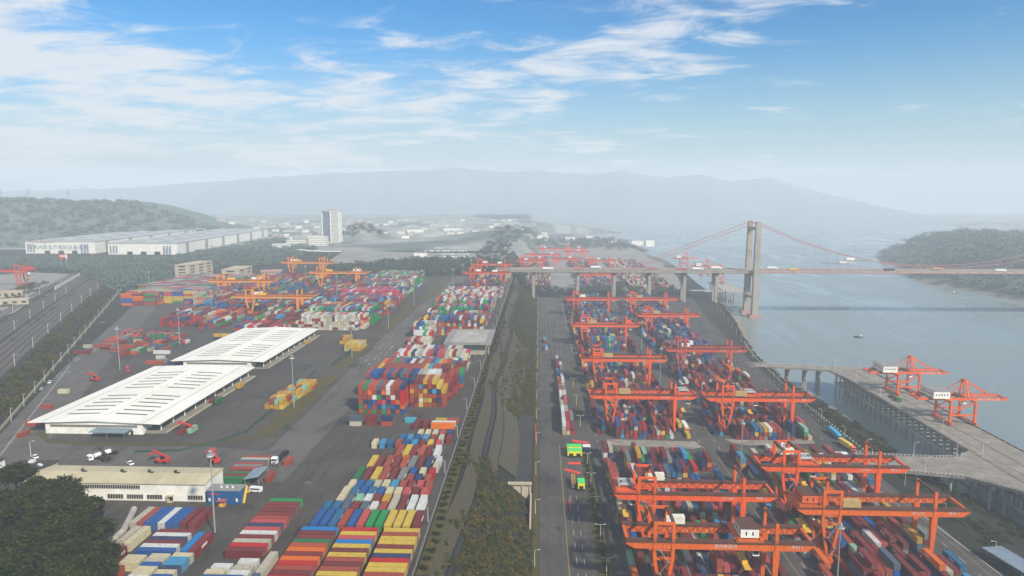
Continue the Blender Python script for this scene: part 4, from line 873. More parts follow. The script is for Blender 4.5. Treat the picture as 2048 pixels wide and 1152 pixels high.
# ------------------------------------------------------------------ suspension bridge
B = empty('suspension_bridge', (305, 985, ZW), 0, 'long suspension bridge with twin concrete towers crossing the river', 'bridge')
B.location = (0, 0, 0)
g = MB(); g.box(-60, 306, 971, 1001, 8.6, 11.6); g.box(-60, 306, 976, 996, 7.4, 8.6); dk = g.build('approach_deck', MT['bridgec'], B)
g = MB(); g.box(306, 1500, 970, 1002, 9.2, 11.6); g.prof([(306, 8.3), (1500, 8.3), (1500, 9.2), (306, 9.2)], 975, 997); g.build('main_deck', MT['bridger'], B)
g = MB(); g.sheet([(-60, 972), (1500, 972), (1500, 1000), (-60, 1000)], 11.62); g.build('roadway', MT['pavement'], B)
for y in (970.4, 1001.2):
    g = MB(); g.box(-60, 1500, y, y+.3, 11.6, 12.5); g.build('parapet', MT['bridgec'] if y < 980 else MT['bridger'], B)
g = MB()
for k in range(60): g.box(310+k*16, 310.5+k*16, 969.6, 970, 9.3, 12.2)
g.build('deck_ribs', MT['cable'], B)
for x0, zb in ((-8, -33), (56, ZR-.5), (108, ZR-.5), (158, ZR-.5), (208, ZR-.5), (253, -46)):
    p = empty('pier', (0, 0, 0)); p.parent = B
    for y in (976, 991):
        g = MB(); g.box(x0-2, x0+2, y, y+4.2, zb-1, 7.4); g.build('column', MT['bridgec'], p)
    g = MB(); g.box(x0-2.4, x0+2.4, 974.5, 997, 5.6, 7.3); g.build('pier_cap', MT['bridgec'], p)
P0, P1 = 966.5, 1005.5
for y in (P0, P1):
    g = MB(); g.beam((305, y, ZW+3), (305, y+(985-y)*.08, 79), 8.5, 7.5, 6.4, 5.6); lg = g.build('tower_leg', MT['bridgec'], B)
    g = MB(); g.box(302.5, 307.5, y+(985-y)*.08-2.5, y+(985-y)*.08+2.5, 79, 81); g.build('saddle_housing', MT['bridgec'], lg)
    g = MB(); g.box(297, 313, y-7, y+7, ZW-3, ZW+4); g.build('footing', MT['bridger'], B)
for z_, h_ in ((69, 4.5), (3.5, 5), (-28, 3.5)):
    g = MB(); g.box(302.4, 307.6, P0+4-(z_ > 50)*1, P1-4, z_, z_+h_); g.build('cross_beam', MT['bridgec'], B)
def cz(x):     # height of the main cable
    return 81-(81-17.5)*(1-((x-565)/260.)**2) if 305 <= x <= 1085 else 0
for y in (970.6, 1001.4):
    g = MB(); n = 34
    for k in range(n):
        a = 305+780*k/n; b = 305+780*(k+1)/n
        if a > 825: break
        b = min(b, 825); g.cyl((a, y, cz(a)), (b, y, cz(b)), .42, n=6)
    g.build('main_cable', MT['cable'], B)
    g = MB(); g.cyl((305, y, 81), (128, y, 12), .4, n=6); g.build('side_span_cable', MT['cable'], B)
g = MB(); g.cyl((0, 0, 0), (0, 0, 1), .13, n=4); HM = g.mesh('hanger', MT['steel'])
for y in (970.6, 1001.4):
    for k in range(27):
        x = 321+k*16.
        if abs(x-825) > 5 and cz(x)-12 > 1: o = obj('hanger', HM, B, (x, y, 11.6)); o.scale = (1, 1, cz(x)-11.7)
g = MB(); g.box(-64, -40, 967, 1005, -30, 8.5); g.box(-64, -58, 967, 1005, 8.5, 12); tag(g.build('bridge_abutment', MT['bridgec']), 'concrete abutment where the bridge lands on the upper terrace', 'abutment')
# ------------------------------------------------------------------ wharf
W = empty('wharf', (0, 0, 0), 0, 'long concrete pile wharf on the river carrying two quay cranes', 'wharf')
g = MB(); g.prism([(257, 130), (287, 130), (288, 590), (283, 604), (262, 606), (252, 598), (257, 560)], ZR-1.6, ZR); g.build('deck', MT['concrete'], W)
g = MB()
for k in range(60): y = 138+k*7.6; g.box(256.4, 287.4, y, y+1.2, ZR-3.4, ZR-1.6)
g.build('cap_beams', MT['concrete'], W)
g = MB(); g.cyl((0, 0, -26), (0, 0, -3.4), .75, n=10); PMe = g.mesh('pile', MT['concrete_l'])
for k in range(46):
    y = 245.0+k*7.6; obj('pile', PMe, W, (258.2, y, ZR)); obj('pile', PMe, W, (267, y, ZR))
g = MB()
for k in range(60): y = 138+k*7.6+.2; g.box(258, 286, y, y+.8, ZR-11, ZR-9.6)
g.box(257.6, 258.8, 245, 590, ZR-11.2, ZR-10); g.build('bracing_beams', MT['concrete_l'], W)
g = MB()
for x in (272.4, 288.2-.9): g.box(x-.12, x+.12, 130, 588, ZR+.01, ZR+.14)
g.box(263.2, 263.7, 130, 590, ZR+.005, ZR+.03); g.build('crane_rail', MT['ballast'], W)
g = MB()
for k in range(80): y = 132+k*5.8; g.box(287.2, 287.7, y, y+4.6, ZR, ZR+.6)
g.build('kerb', MT['ballast'], W)
g = MB()
for k in range(150): y = 150+k*3; g.box(256.9, 257.05, y, y+.15, ZR, ZR+1.1)
g.box(256.93, 257.02, 150, 598, ZR+1.0, ZR+1.1); g.box(256.93, 257.02, 150, 598, ZR+.5, ZR+.56); g.build('railing', MT['steel'], W)
def trestle(name, label, pts_l, pts_r, piers, z=ZR, zb=-58):
    T = empty(name, (0, 0, 0), 0, label, 'trestle bridge'); g = MB()
    poly = pts_l+pts_r[::-1]; g.prism(poly, z-1.4, z+.01); g.build('deck', MT['concrete'], T)
    for side in (pts_l, pts_r):
        g = MB()
        for a, b in zip(side, side[1:]):
            d = Vector(b)-Vector(a); n = int(d.length/2.2)+1
            for k in range(n):
                q = Vector(a)+d*(k/n); g.box(q.x-.3, q.x+.3, q.y-.3, q.y+.3, z, z+.85)
            g.beam((*a, z+.95), (*b, z+.95), .25, .2)
        g.build('parapet', MT['concrete_l'], T)
    for (x, y0, y1) in piers:
        p = empty('pier', (0, 0, 0)); p.parent = T
        for y in (y0, (y0+y1)/2, y1): g = MB(); g.cyl((x, y, zb), (x, y, z-2.6), .7, n=10); g.build('column', MT['concrete_l'], p)
        g = MB(); g.box(x-.9, x+.9, y0-1.2, y1+1.2, z-2.7, z-1.4); g.build('pier_cap', MT['concrete'], p)
        g = MB(); g.box(x-.5, x+.5, y0, y1, z-12, z-11); g.build('tie_beam', MT['concrete_l'], p)
    return T
trestle('access_trestle', 'near access bridge curving from the river road to the wharf', [(186, 372), (205, 367), (231, 361), (250, 342), (254, 310), (256, 260)], [(186, 396), (205, 391), (231, 389), (246, 391), (256.5, 399), (256.6, 398)],
        [(210, 370, 388), (226, 366, 386), (241, 356, 386), (250, 335, 380)])
trestle('access_trestle', 'far access bridge leading out to the far end of the wharf', [(188, 598), (200, 600), (228, 596), (252, 590), (256.8, 588)], [(188, 612), (200, 613), (228, 609), (251, 605), (256.8, 603)],
        [(209, 602, 609), (222, 600, 608), (236, 597, 604), (247, 595, 602)])
# far wharf behind the bridge
g = MB(); g.box(298, 330, 1085, 1210, ZR-1.6, ZR); FW = g.build('far_wharf', MT['concrete_l']); tag(FW, 'small hazy pile wharf seen behind the bridge piers', 'wharf')
for k in range(8):
    for x in (300, 314, 328): obj('pile', PMe, FW, (x, 1088+k*16, ZR))
g = MB(); g.box(232, 300, 1092, 1104, ZR-1.4, ZR+.4); tag(g.build('far_trestle', MT['concrete_l']), 'hazy access bridge to the far wharf', 'trestle bridge')
# brown embankment with a ramp behind the second blocks
g = MB(); g.prism([(60, 990), (120, 1060), (150, 1160), (132, 1165), (96, 1080), (48, 1010)], ZR-.5, ZR+7); tag(g.build('ramp', MT['ground']), 'earth embankment carrying a ramp under the bridge', 'embankment', kind='structure')
# ------------------------------------------------------------------ buildings
def shed(x0, x1, y0, y1, label, panels, canopy=True):
    """long white transit shed: gable roof with raised ridge vent, dark roof slots, canopy over a loading platform on the right"""
    t = empty('long_shed', ((x0+x1)/2, y0, 0), 0, label, 'warehouse', 'long white sheds'); t.location = (0, 0, 0)
    xm = (x0+x1)/2; ez, rz = 6.0, 7.3; wl, wr = x0+8, x1-9.5
    g = MB(); g.prof([(wl, 0), (wr, 0), (wr, 6.2), (xm, 6.9), (wl, 6.2)], y0+1.2, y1-2.2); wa = g.build('wall', MT['white'], t)
    g = MB(); g.box(wl+2.5, wr-2.5, y0+1.12, y0+1.199, 3.5, 4.7); b = g.build('window_band', MT['dark'], wa)
    g = MB()
    n = int((wr-wl-5)/.95)
    for k in range(n+1): x = wl+2.5+k*.95; g.box(x, x+.28, y0+1.06, y0+1.119, 3.4, 4.8)
    g.build('mullions', MT['frame'], b)
    g = MB(); g.box(wr-6, wr-4.8, y0+1.1, y0+1.199, 0, 2.2); g.build('door', MT['dark'], wa)
    g = MB()
    rz_ = lambda x: ez+(rz-ez)*(1-abs(x-xm)/((x1-x0)/2))
    for a, b_ in ((x0, xm), (xm, x1)):
        g.add([(a, y0, rz_(a)), (b_, y0, rz_(b_)), (b_, y1, rz_(b_)), (a, y1, rz_(a)), (a, y0, rz_(a)-.4), (b_, y0, rz_(b_)-.4), (b_, y1, rz_(b_)-.4), (a, y1, rz_(a)-.4)], [(0, 1, 2, 3), (7, 6, 5, 4), (0, 4, 5, 1), (3, 2, 6, 7), (0, 3, 7, 4), (1, 5, 6, 2)])
    rf = g.build('roof', MT['cream'], t)
    g = MB()
    for x in (x0+7, x1-8.5): g.box(x-.15, x+.15, y0+.3, y1-.3, rz_(x)-.3, rz_(x)+.06)
    g.build('gutter', MT['greyroof'], rf)
    for (s0, s1) in panels:
        g = MB(); g.box(xm-2.2, xm+2.2, s0, s1, rz-.6, rz+.75); g.prof([(xm-2.5, rz+.7), (xm+2.5, rz+.7), (xm, rz+1.3)], s0-.4, s1+.4); g.build('ridge_vent', MT['cream'], rf)
        n = 6
        for k in range(n):
            y = s0+4+(s1-s0-8)*k/(n-1)
            for a, b_ in ((xm-21, xm-4), (xm+4, xm+20)):
                g = MB(); g.add([(a, y-.62, rz_(a)+.05), (b_, y-.62, rz_(b_)+.05), (b_, y+.62, rz_(b_)+.05), (a, y+.62, rz_(a)+.05), (a, y-.42, rz_(a)-.1), (b_, y-.42, rz_(b_)-.1), (b_, y+.42, rz_(b_)-.1), (a, y+.42, rz_(a)-.1)], [(0, 1, 2, 3), (0, 4, 5, 1), (1, 5, 6, 2), (2, 6, 7, 3), (3, 7, 4, 0)])
                g.build('roof_slot', MT['slot'], rf)
    g = MB(); g.box(wr, x1+1.4, y0+3, y1-3, 0, 1.15); pf = g.build('loading_platform', MT['concrete'], t)
    g = MB(); g.box(x1+1.4, x1+1.7, y0+3, y1-3, .5, 1.2); g.build('platform_edge', MT['cream2'], pf)
    g = MB()
    for k in range(7): y = y0+10+(y1-y0-24)*k/6; g.box(wr+.001, wr+.06, y, y+5, 1.2, 5)
    g.build('loading_door', MT['dark'], wa)
    for k in range(10):
        y = y0+5+(y1-y0-10)*k/9; g = MB(); g.box(x1-2.6, x1-2.2, y, y+.4, 1.15, rz_(x1-2.4)-.38); g.build('canopy_post', MT['white'], t)
    return t
shed(-251, -184.5, 314, 426, 'nearer of the two long white sheds, grey-blue awning at its front', [(322, 362), (370, 412)])
shed(-248.5, -184.5, 441, 556, 'farther of the two long white sheds, behind the first', [(450, 492), (500, 545)])
g = MB(); g.prof([(-217, 3.2), (-199, 3.0), (-199, 3.15), (-217, 3.35)], 308.5, 315.8)
for x in (-216.5, -208, -199.6): g.box(x, x+.15, 308.7, 308.85, 0, 3.1)
tag(g.build('awning', MT['bluegrey']), 'flat blue-grey awning in front of the nearer long shed', 'awning')
# white building with tan roof
t = empty('workshop_building', (0, 0, 0), 0, 'long white workshop with tan roof and two window bands, lower left', 'building')
g = MB(); g.box(-197.5, -127.3, 243.4, 258.6, 0, 7.2); g.prof([(-197.5, 7.2), (-127.3, 7.2), (-127.3, 7.21), (-197.5, 7.21)], 243.4, 258.6); wa = g.build('wall', MT['white'], t)
g = MB(); g.add([(-198, 242.9, 7.2), (-126.9, 242.9, 7.2), (-126.9, 251, 8.3), (-198, 251, 8.3), (-126.9, 259.1, 7.2), (-198, 259.1, 7.2), (-198, 242.9, 6.9), (-126.9, 242.9, 6.9), (-126.9, 259.1, 6.9), (-198, 259.1, 6.9)],
    [(0, 1, 2, 3), (3, 2, 4, 5), (0, 6, 7, 1), (5, 4, 8, 9), (1, 7, 8, 4, 2), (0, 3, 5, 9, 6), (9, 8, 7, 6)]); rf = g.build('roof', MT['cream2'], t)
for x in (-180, -164, -153, -142.5):
    g = MB(); g.cyl((x, 251, 8.1), (x, 251, 9.0), .45, n=10); g.cyl((x, 251, 9.0), (x, 251, 9.3), .75, .5, n=10); g.box(x+.5, x+1.7, 250.4, 251.4, 8.1, 8.5); g.build('roof_vent', MT['darkroof'], rf)
for x0, x1, z0, z1 in ((-195, -176.5, 4.9, 6.2), (-175, -152.5, 4.9, 6.2), (-182, -173, .9, 2.5), (-165.5, -159.3, .9, 2.5), (-157.9, -151.5, .9, 2.5), (-150, -144, .9, 2.5), (-134, -128.2, .9, 2.5)):
    g = MB(); g.box(x0, x1, 243.32, 243.399, z0, z1); wn = g.build('window', MT['dark'], wa)
    g = MB(); n = int((x1-x0)/.9)
    for k in range(n+1): x = x0+(x1-x0)*k/n; g.box(x-.09, x+.09, 243.26, 243.319, z0, z1)
    g.box(x0-.1, x1+.1, 243.2, 243.26, z0-.15, z0-.02); g.build('mullions', MT['frame'], wn)
g = MB(); g.box(-141.6, -139.6, 241.9, 243.399, 0, .25); g.box(-141.8, -139.4, 241.7, 243.38, 2.6, 2.8); g.box(-141.6, -141.4, 241.9, 243.39, .25, 2.6); g.build('porch', MT['cream2'], t)
g = MB(); g.box(-141.2, -139.9, 243.3, 243.399, .25, 2.5); g.build('door', MT['dark'], wa)
g = MB(); g.box(-127.299, -127.2, 245, 246, .0, 2.2); g.build('side_door', MT['dark'], wa)
# dark flat-roofed annex
t = empty('annex_building', (0, 0, 0), 0, 'low annex with black flat roof left of the white workshop', 'building')
g = MB(); g.box(-219, -203.5, 249, 269, 0, 4.6); g.build('wall', MT['beige'], t)
g = MB(); g.box(-219.3, -203.2, 248.7, 269.3, 4.6, 5.0); r_ = g.build('roof', MT['darkroof'], t); g = MB(); g.box(-214, -212, 266, 268, 5, 5.9); g.box(-207, -206, 263, 264, 5, 5.6); g.box(-208.5, -207.6, 264, 265, 5, 5.5); g.build('air_conditioner', MT['polew'], r_)
t = empty('small_office', (0, 0, 0), 0, 'little white house with dark roof cut by the left edge', 'building')
g = MB(); g.box(-240, -229, 262, 272, 0, 4.2); wl = g.build('wall', MT['white'], t); g = MB(); g.box(-240.4, -228.6, 261.6, 272.4, 4.2, 4.5); g.build('roof', MT['darkroof'], t); g = MB(); g.box(-232.5, -231, 261.93, 261.999, 1.5, 3); g.build('window', MT['dark'], wl)
# blue two-deck container office
t = empty('blue_office', (0, 0, 0), 0, 'dark blue container office block right of the white workshop', 'office')
BL = MT['blue_wall'] = mat('blue_wall', '17527f', .6, amt=.1)
g = MB()
for k in range(5): x = -125.6+k*2.55; g.box(x, x+2.5, 241.6, 247.2, 0, 5.4)
for k in range(50): x = -125.5+k*.25; g.box(x, x+.1, 241.53, 241.6, .2, 5.2)
wl = g.build('wall', BL, t); g = MB(); g.box(-125.8, -112.7, 241.4, 247.4, 5.4, 5.6); r_ = g.build('roof', MT['greyroof'], t)
for x in (-121, -118.8, -116.6): g = MB(); g.cyl((x, 244, 5.6), (x, 244, 6.3), .4, n=8); g.build('vent', MT['polew'], r_)
for x in (-125, -121.3, -114.5): g = MB(); g.box(x, x+.8, 241.45, 241.529, 1.2, 2.5); g.build('window', MT['polew'], wl)
me = textmesh('----', 1.0, MT['red']); g = MB(); g.box(-124.7, -121, 241.44, 241.529, 3.9, 4.3); g.build('sign', MT['red'], wl)
g = MB(); g.beam((-112.2, 243, 0), (-112.2, 246.6, 5.4), .9, .12); g.box(-112.9, -111.5, 246.5, 248.5, 2.6, 2.75); g.build('stair', MT['yellow'], t)
g = MB(); g.box(-120.6, -117.5, 238.6, 240.8, 2.4, 2.55)
for x in (-120.4, -117.8):
    for y in (238.8, 240.5): g.box(x, x+.12, y, y+.12, 0, 2.4)
k = empty('kiosk', (0, 0, 0), 0, 'small orange stall with faded red canopy before the blue office', 'kiosk'); g.build('canopy', mat('faded_red', 'a85660', .7), k); g = MB(); g.box(-120, -118, 239.3, 240.6, 0, 1.2); g.build('counter', MT['yellow'], k)
t = empty('open_shelter', (0, 0, 0), 0, 'open shelter with sloping blue-grey sheet roof beside the white truck', 'shelter')
g = MB(); g.add([(-118, 256.5, 3.6), (-112, 257, 4.6), (-112, 267.3, 4.9), (-118, 267, 3.9), (-118, 256.5, 3.45), (-112, 257, 4.45), (-112, 267.3, 4.75), (-118, 267, 3.75)], [(0, 1, 2, 3), (7, 6, 5, 4), (0, 4, 5, 1), (1, 5, 6, 2), (2, 6, 7, 3), (3, 7, 4, 0)]); g.build('roof', MT['bluegrey'], t)
for x, y in ((-117.8, 257), (-112.3, 257.3), (-117.8, 266.6), (-112.3, 266.9)): g = MB(); g.box(x, x+.15, y, y+.15, 0, 3.8); g.build('post', MT['steel'], t)
g = MB(); q = [at(268, 1018, 1.2), at(262, 1032, 1.2), at(246, 1062, 1.2), at(232, 1074, 1.2), at(212, 1082, 1.2)]
for a_, b_ in zip(q, q[1:]): g.cyl(a_, b_, 1.1, n=12)
tag(g.build('bent_pipe', MT['concrete_l']), 'thick bent grey pipe lying between the wood and the rusty containers', 'pipe')
# grey canopy building beside the slope
t = empty('canopy_building', (0, 0, 0), 0, 'tall beige hall under a wide grey flat roof, beside the slope', 'building')
g = MB(); g.box(-61, -40, 493, 535, 0, 8.2); wl = g.build('wall', MT['beige'], t)
g = MB(); g.box(-60.6, -40.4, 492.9, 492.999, 1, 7); g.build('cladding_panel', MT['concrete_l'], wl)
g = MB(); g.box(-70, -35, 488, 541, 8.2, 9.0); 
for a in ((-70, -35, 488, 491), (-70, -35, 538, 541), (-70, -66, 491, 538), (-39, -35, 491, 538)): g.box(*a, 9.0, 9.7)
r_ = g.build('roof', MT['greyroof'], t); g = MB(); g.box(-65.9, -39.1, 491.1, 537.9, 9.001, 9.15); g.build('roof_deck', MT['concrete_l'], r_)
for x in (-68, -64, -37): g = MB(); g.box(x, x+.6, 490, 490.6, 0, 8.2); g.build('post', MT['concrete_l'], t)
g = MB()
for x in (-52, -46.5, -41.5): g.box(x, x+.3, 484, 484.3, 0, 3.2)
g.box(-52, -41.2, 484, 484.4, 3.2, 3.7); tag(g.build('barrier_gate', MT['concrete_l']), 'pale portal frame before the canopy hall', 'gate')
# office and apartment blocks behind the yellow cranes
def slab(name, label, cat, x, y, w_, d_, h, rz, m, floors=4, cols=10, side=True, flat=True, glass='dark', group=None, fr=.0):
    t = empty(name, (x, y, 0), rz, label, cat, group)
    g = MB(); g.box(0, w_, 0, d_, 0, h); wl = g.build('wall', MT[m], t)
    if flat: g = MB(); g.box(-.4, w_+.4, -.4, d_+.4, h, h+.9); g.build('parapet', MT[m], t)
    for f in range(floors):
        z = h*(f+.35)/floors
        g = MB()
        for c in range(cols): a = w_*(c+.28)/cols; g.box(a, a+w_/cols*.5, -.12, -.001, z, z+h/floors*.42)
        g.build('window_row', MT[glass], wl)
        if side:
            g = MB(); n = max(2, int(cols*d_/w_))
            for c in range(n): a = d_*(c+.28)/n; g.box(w_+.001, w_+.12, a, a+d_/n*.5, z, z+h/floors*.42)
            g.build('window_row', MT[glass], wl)
    return t
slab('apartment_block', 'beige five-storey block standing left of the others behind the stacks', 'building', -507, 926, 20, 62, 21, R(-4), 'beige', 5, 1, group='office blocks behind the yard')
slab('apartment_block', 'pinkish low block right of the office blocks', 'building', -402, 966, 29, 14, 8.5, R(22), 'pink', 2, 6, group='office blocks behind the yard')
slab('office_block', 'cream block with dark strip windows on its right face', 'building', -444, 932, 24, 52, 14, R(3), 'beige', 3, 1, group='office blocks behind the yard')
slab('gatehouse', 'tiny beige house right of the beige apartment block', 'building', -474, 940, 20, 9, 5, 0, 'beige', 1, 4)
# high-rise and its podium buildings
t = empty('office_tower', (-542, 1688, 0), R(2), 'tall office tower with dark glass left face, standing in the haze', 'tower')
g = MB(); g.box(0, 22, 0, 30, 0, 79); c = g.build('core_wall', MT['white'], t); g = MB(); g.box(2.5, 20, -.4, -.001, 3, 76); g.build('glass_facade', mat('blue_grey_glass', '56646f', .3), c)
g = MB(); g.box(22, 44, -4, 26, 0, 79)
g.box(21.5, 23.5, -4.6, -4, 0, 80); g.box(42.5, 44.5, -4.6, -4, 0, 80); wl = g.build('wing_wall', MT['white'], t)
for f in range(24):
    g = MB(); g.box(24.2, 42, -4.2, -4.001, 2.4+f*3.2, 4.2+f*3.2); g.build('window_row', MT['textgw'] if 'textgw' in MT else MT['greyroof'], wl)
g = MB(); g.box(0, 44, -4, 30, 79, 80.5); g.box(8, 32, 6, 20, 80.5, 84); g.build('roof_plant', MT['concrete_l'], t)
slab('podium_building', 'white block at the foot of the office tower', 'building', -545, 1592, 42, 20, 21, 0, 'white', 4, 8, group='low white blocks by the tower')
slab('podium_building', 'low wide white block left of the tower foot', 'building', -588, 1480, 36, 20, 11, 0, 'white', 3, 8, group='low white blocks by the tower')
slab('podium_building', 'middle white block between tower and the low wide one', 'building', -590, 1570, 42, 20, 14, 0, 'white', 3, 8, group='low white blocks by the tower')
g = MB(); g.prism([(-500, 1380), (-470, 1352), (-430, 1338), (-395, 1340), (-395, 1350), (-430, 1350), (-465, 1365), (-492, 1390)], 7, 8.2)
for x, y in ((-480, 1370), (-450, 1352), (-420, 1345)): g.cyl((x, y, 0), (x, y, 7), .5)
tag(g.build('toll_canopy', MT['white']), 'thin curved white canopy below the office tower', 'canopy')
# very long white warehouse in the left distance
def longhouse(label, x0, y0, x1, ylen, h, text=None, towers=True):
    t = empty('distant_warehouse', (0, 0, 0), 0, label, 'warehouse', 'huge white warehouses in the left distance')
    g = MB(); sk = -.1; pts = [(x0, y0), (x1, y0+4), (x1+ylen*sk, y0+ylen), (x0+ylen*sk, y0+ylen)]
    g.prism(pts, 0, h); wl = g.build('wall', MT['white'], t)
    g = MB(); ins = [(x0-1, y0-1), (x1+1, y0+3), (x1+ylen*sk+1, y0+ylen), (x0+ylen*sk-1, y0+ylen)]; g.prism(ins, h, h+1.2); r_ = g.build('roof', MT['farroof'], t)
    for k in range(7):
        y = y0+40+k*(ylen-60)/7
        for q in (.3, .7):
            xx = x0+(x1-x0)*q+(y-y0)*sk; g = MB(); g.box(xx-14, xx+14, y, y+10, h+1.2, h+2.4); g.build('skylight', MT['bluegrey'], r_)
    g = MB()
    for a in ((x0+4, x0+22), (x1-26, x1-8)):
        for k in range(3): xx = a[0]+k*(a[1]-a[0])/3; g.box(xx, xx+3.2, y0-.8, y0-.3, 3, h-4)
    g.build('tall_window', MT['bluegrey'], wl)
    for k in range(3): g = MB(); xx = x0+(x1-x0)*(.28+.2*k); g.box(xx, xx+10, y0-.4, y0+2, 0, 6); g.build('loading_door', MT['dark'], wl)
    g = MB()
    for k in range(6): y = y0+ylen*(k+.5)/6; xx = x1+(y-y0)*sk; g.box(xx-1, xx+1.5, y-6, y+6, 0, h+.6)
    g.build('pilaster', MT['greyroof'], wl)
    if text:
        me = textmesh(text, 9.5, MT['textg'], sp=1.22); g = obj('lettering', me, wl, ((x0+x1)/2-3, y0-.9, h*.55), 0); g.rotation_euler = (math.pi/2, 0, 0)
        g = MB(); q = random.Random(4)
        for k in range(9):
            for u in range(4): a = x0+8+k*6+q.uniform(0, 2.5); g.box(a, a+q.uniform(.8, 2.6), y0-1, y0-.6, h-1.5+u*1.1, h-.9+u*1.1)
        g.build('sign', MT['red'], wl)
    return t
a = at(52, 507); b = at(192, 507); longhouse('far-left white warehouse with a row of grey characters on its front', a[0], a[1], b[0], 600, 24, '重庆大型生产资料交易市场')
a = at(217, 509); b = at(350, 510); longhouse('white warehouse right of the lettered one, three dark doors', a[0], a[1], b[0], 620, 22)
t = empty('billboard', (-769, 1060, -3.5), 0, 'red and white billboard on two posts before the woods', 'billboard')
g = MB(); g.box(0, 14, 0, 1, 21, 28); p = g.build('panel', MT['red'], t); g = MB(); g.box(10.5, 14.1, -.3, -.001, 21.5, 27.5); g.box(2, 9, -.3, -.001, 24, 26); g.build('stripe', MT['white'], p)
for x in (3, 12): g = MB(); g.cyl((x, .5, 0), (x, .5, 21), .5); g.build('post', MT['steel'], t)
for (u, v, w_, d_, h, lb) in ((5, 596, 26, 10, 6, 'low cream building with two doors at the left edge'), (-4, 612, 34, 12, 5, 'pale shed before the low cream building at the left edge')):
    a = at(u, v); slab('yard_house', lb, 'building', a[0]-8, a[1], w_, d_, h, R(24), 'beige', 1, 4)
# distant pale buildings
rb = random.Random(8)
for k, (u, v, w_, h) in enumerate([(830, 466, 50, 12), (905, 462, 60, 10), (760, 470, 40, 9), (1085, 413, 40, 22), (700, 462, 60, 8), (1275, 490, 36, 14), (1300, 492, 26, 18), (1085, 470, 40, 10), (1180, 478, 30, 12), (1140, 480, 34, 10), (840, 512, 24, 6), (930, 479, 40, 8), (980, 474, 46, 8), (20, 398, 190, 10), (1060, 478, 26, 9), (1225, 484, 26, 14)]):
    z = 99 if u == 20 else ZR if u > 1050 else 0
    a = at(u, max(v, 440), 0 if z >= 0 else z) if u != 20 else at_y(-20, 402, 2050); a = at_y(1085, 440, 2300) if k == 3 else a
    t = empty('distant_building', (a[0], a[1], z-2), 0, ['pale', 'low', 'hazy', 'faint'][k % 4]+' building far off, '+['behind the vehicle lot', 'on the left skyline', 'beyond the far riverside yard', 'at the river bend', 'beside the far wharf', 'left of the small hill', 'below the ridge', 'at the yard end'][k % 8]+(' farther back' if k > 7 else ''), 'building', 'faint buildings in the haze')
    g = MB(); g.box(-w_/2, w_/2, 0, 18, 0, h+2); wl = g.build('wall', MT['white'], t); g = MB(); g.box(-w_/2-.5, w_/2+.5, -.5, 18.5, h+2, h+3); g.build('roof', MT['greyroof'], t)
g = MB(); g.box(-10, 10, 0, 12, 0, 7); g.box(-10.4, 10.4, -.4, 12.4, 7, 7.8); DB = [g.mesh('settlement_building', MT['white'])]; g = MB(); g.box(-16, 16, 0, 14, 0, 10); g.box(-6, 4, 2, 9, 10, 13); DB.append(g.mesh('settlement_building', MT['concrete_l'])); g = MB(); g.box(-22, 22, 0, 18, 0, 6); g.prof([(-22.5, 6), (22.5, 6), (0, 9)], -.5, 18.5); DB.append(g.mesh('settlement_building', MT['farroof']))
for k in range(180):
    u = rb.uniform(440, 1030); v = rb.uniform(438, 482); a = at(u, v)
    if a[1] > 3400: continue
    o = obj('distant_building', DB[k % 3], None, (a[0], a[1], height(a[0], a[1])-.5), rb.uniform(-.3, .3)); tag(o, 'small pale building of the hazy settlement behind the vehicle lot', 'building', 'buildings of the hazy settlement')
# ------------------------------------------------------------------ lamps and masts
def highmast():
    g = MB(); g.cyl((0, 0, 0), (0, 0, 29), .32, .16, n=10); a = g.mesh('mast', MT['steel'])
    g = MB(); g.cyl((0, 0, 28.2), (0, 0, 28.5), 1.1, 1.1, n=12); g.cyl((0, 0, 29.2), (0, 0, 29.8), .65, .5, n=12)
    b = g.mesh('lamp_ring', MT['steel'])
    g = MB()
    g.cyl((0, 0, 27.8), (0, 0, 28.19), 1.5, 1.3, n=8)
    return a, b, g.mesh('floodlight', MT['steel'])
HMM = highmast()
hm_at = [((430, 1065), 0, 'beside the blue office at bottom left'), ((588, 815), 0, 'by the yellow pile and grass verge'), ((704, 715), 0, 'at the small yellow pile'), ((777, 657), 0, 'on the third grass verge near'), ((828, 612), 0, 'on the third grass verge, far end'), ((906, 585), 0, 'at the far grass verge'), ((926, 573), 0, 'before the dark trees'), ((943, 561), 0, 'close by the salmon cranes'), ((674, 602), 0, 'right of the amber cranes'), ((612, 577), 0, 'between the amber cranes'), ((720, 590), 0, 'among the pink-topped stacks'), ((240, 740), 0, 'in the workshop yard'), ((360, 690), 0, 'at the end of the workshop line'), ((426, 655), 0, 'behind the second shed on the left'), ((300, 592), 0, 'at the corner of the slanting stacks'), ((1672, 1195), ZR, 'at the bottom edge between the crane blocks'), ((1481, 945), ZR, 'on the crossing between the crane blocks'), ((1320, 765), ZR, 'in the aisle between the crane blocks'), ((1283, 700), ZR, 'in the aisle farther back'), ((1253, 650), ZR, 'in the aisle at its far end'), ((773, 545), 0, 'behind the green stacks')]
for k, (p_, z, d) in enumerate(hm_at):
    a = at(*p_, z); t = empty('light_mast', a, 0, f'tall grey floodlight mast {d}', 'light mast', 'tall floodlight masts of the yards')
    obj('pole', HMM[0], t); r_ = obj('lamp_ring', HMM[1], t); obj('lamp_cluster', HMM[2], r_)
g = MB(); g.cyl((0, 0, 0), (0, 0, 7.2), .13, .08, n=6); SP = g.mesh('lamp_pole', MT['polew'])
g = MB(); g.beam((0, 0, 7.2), (1.9, 0, 7.5), .08, .08); g.box(1.4, 2.3, -.14, .14, 7.42, 7.56); SA = g.mesh('lamp_arm', MT['polew'])
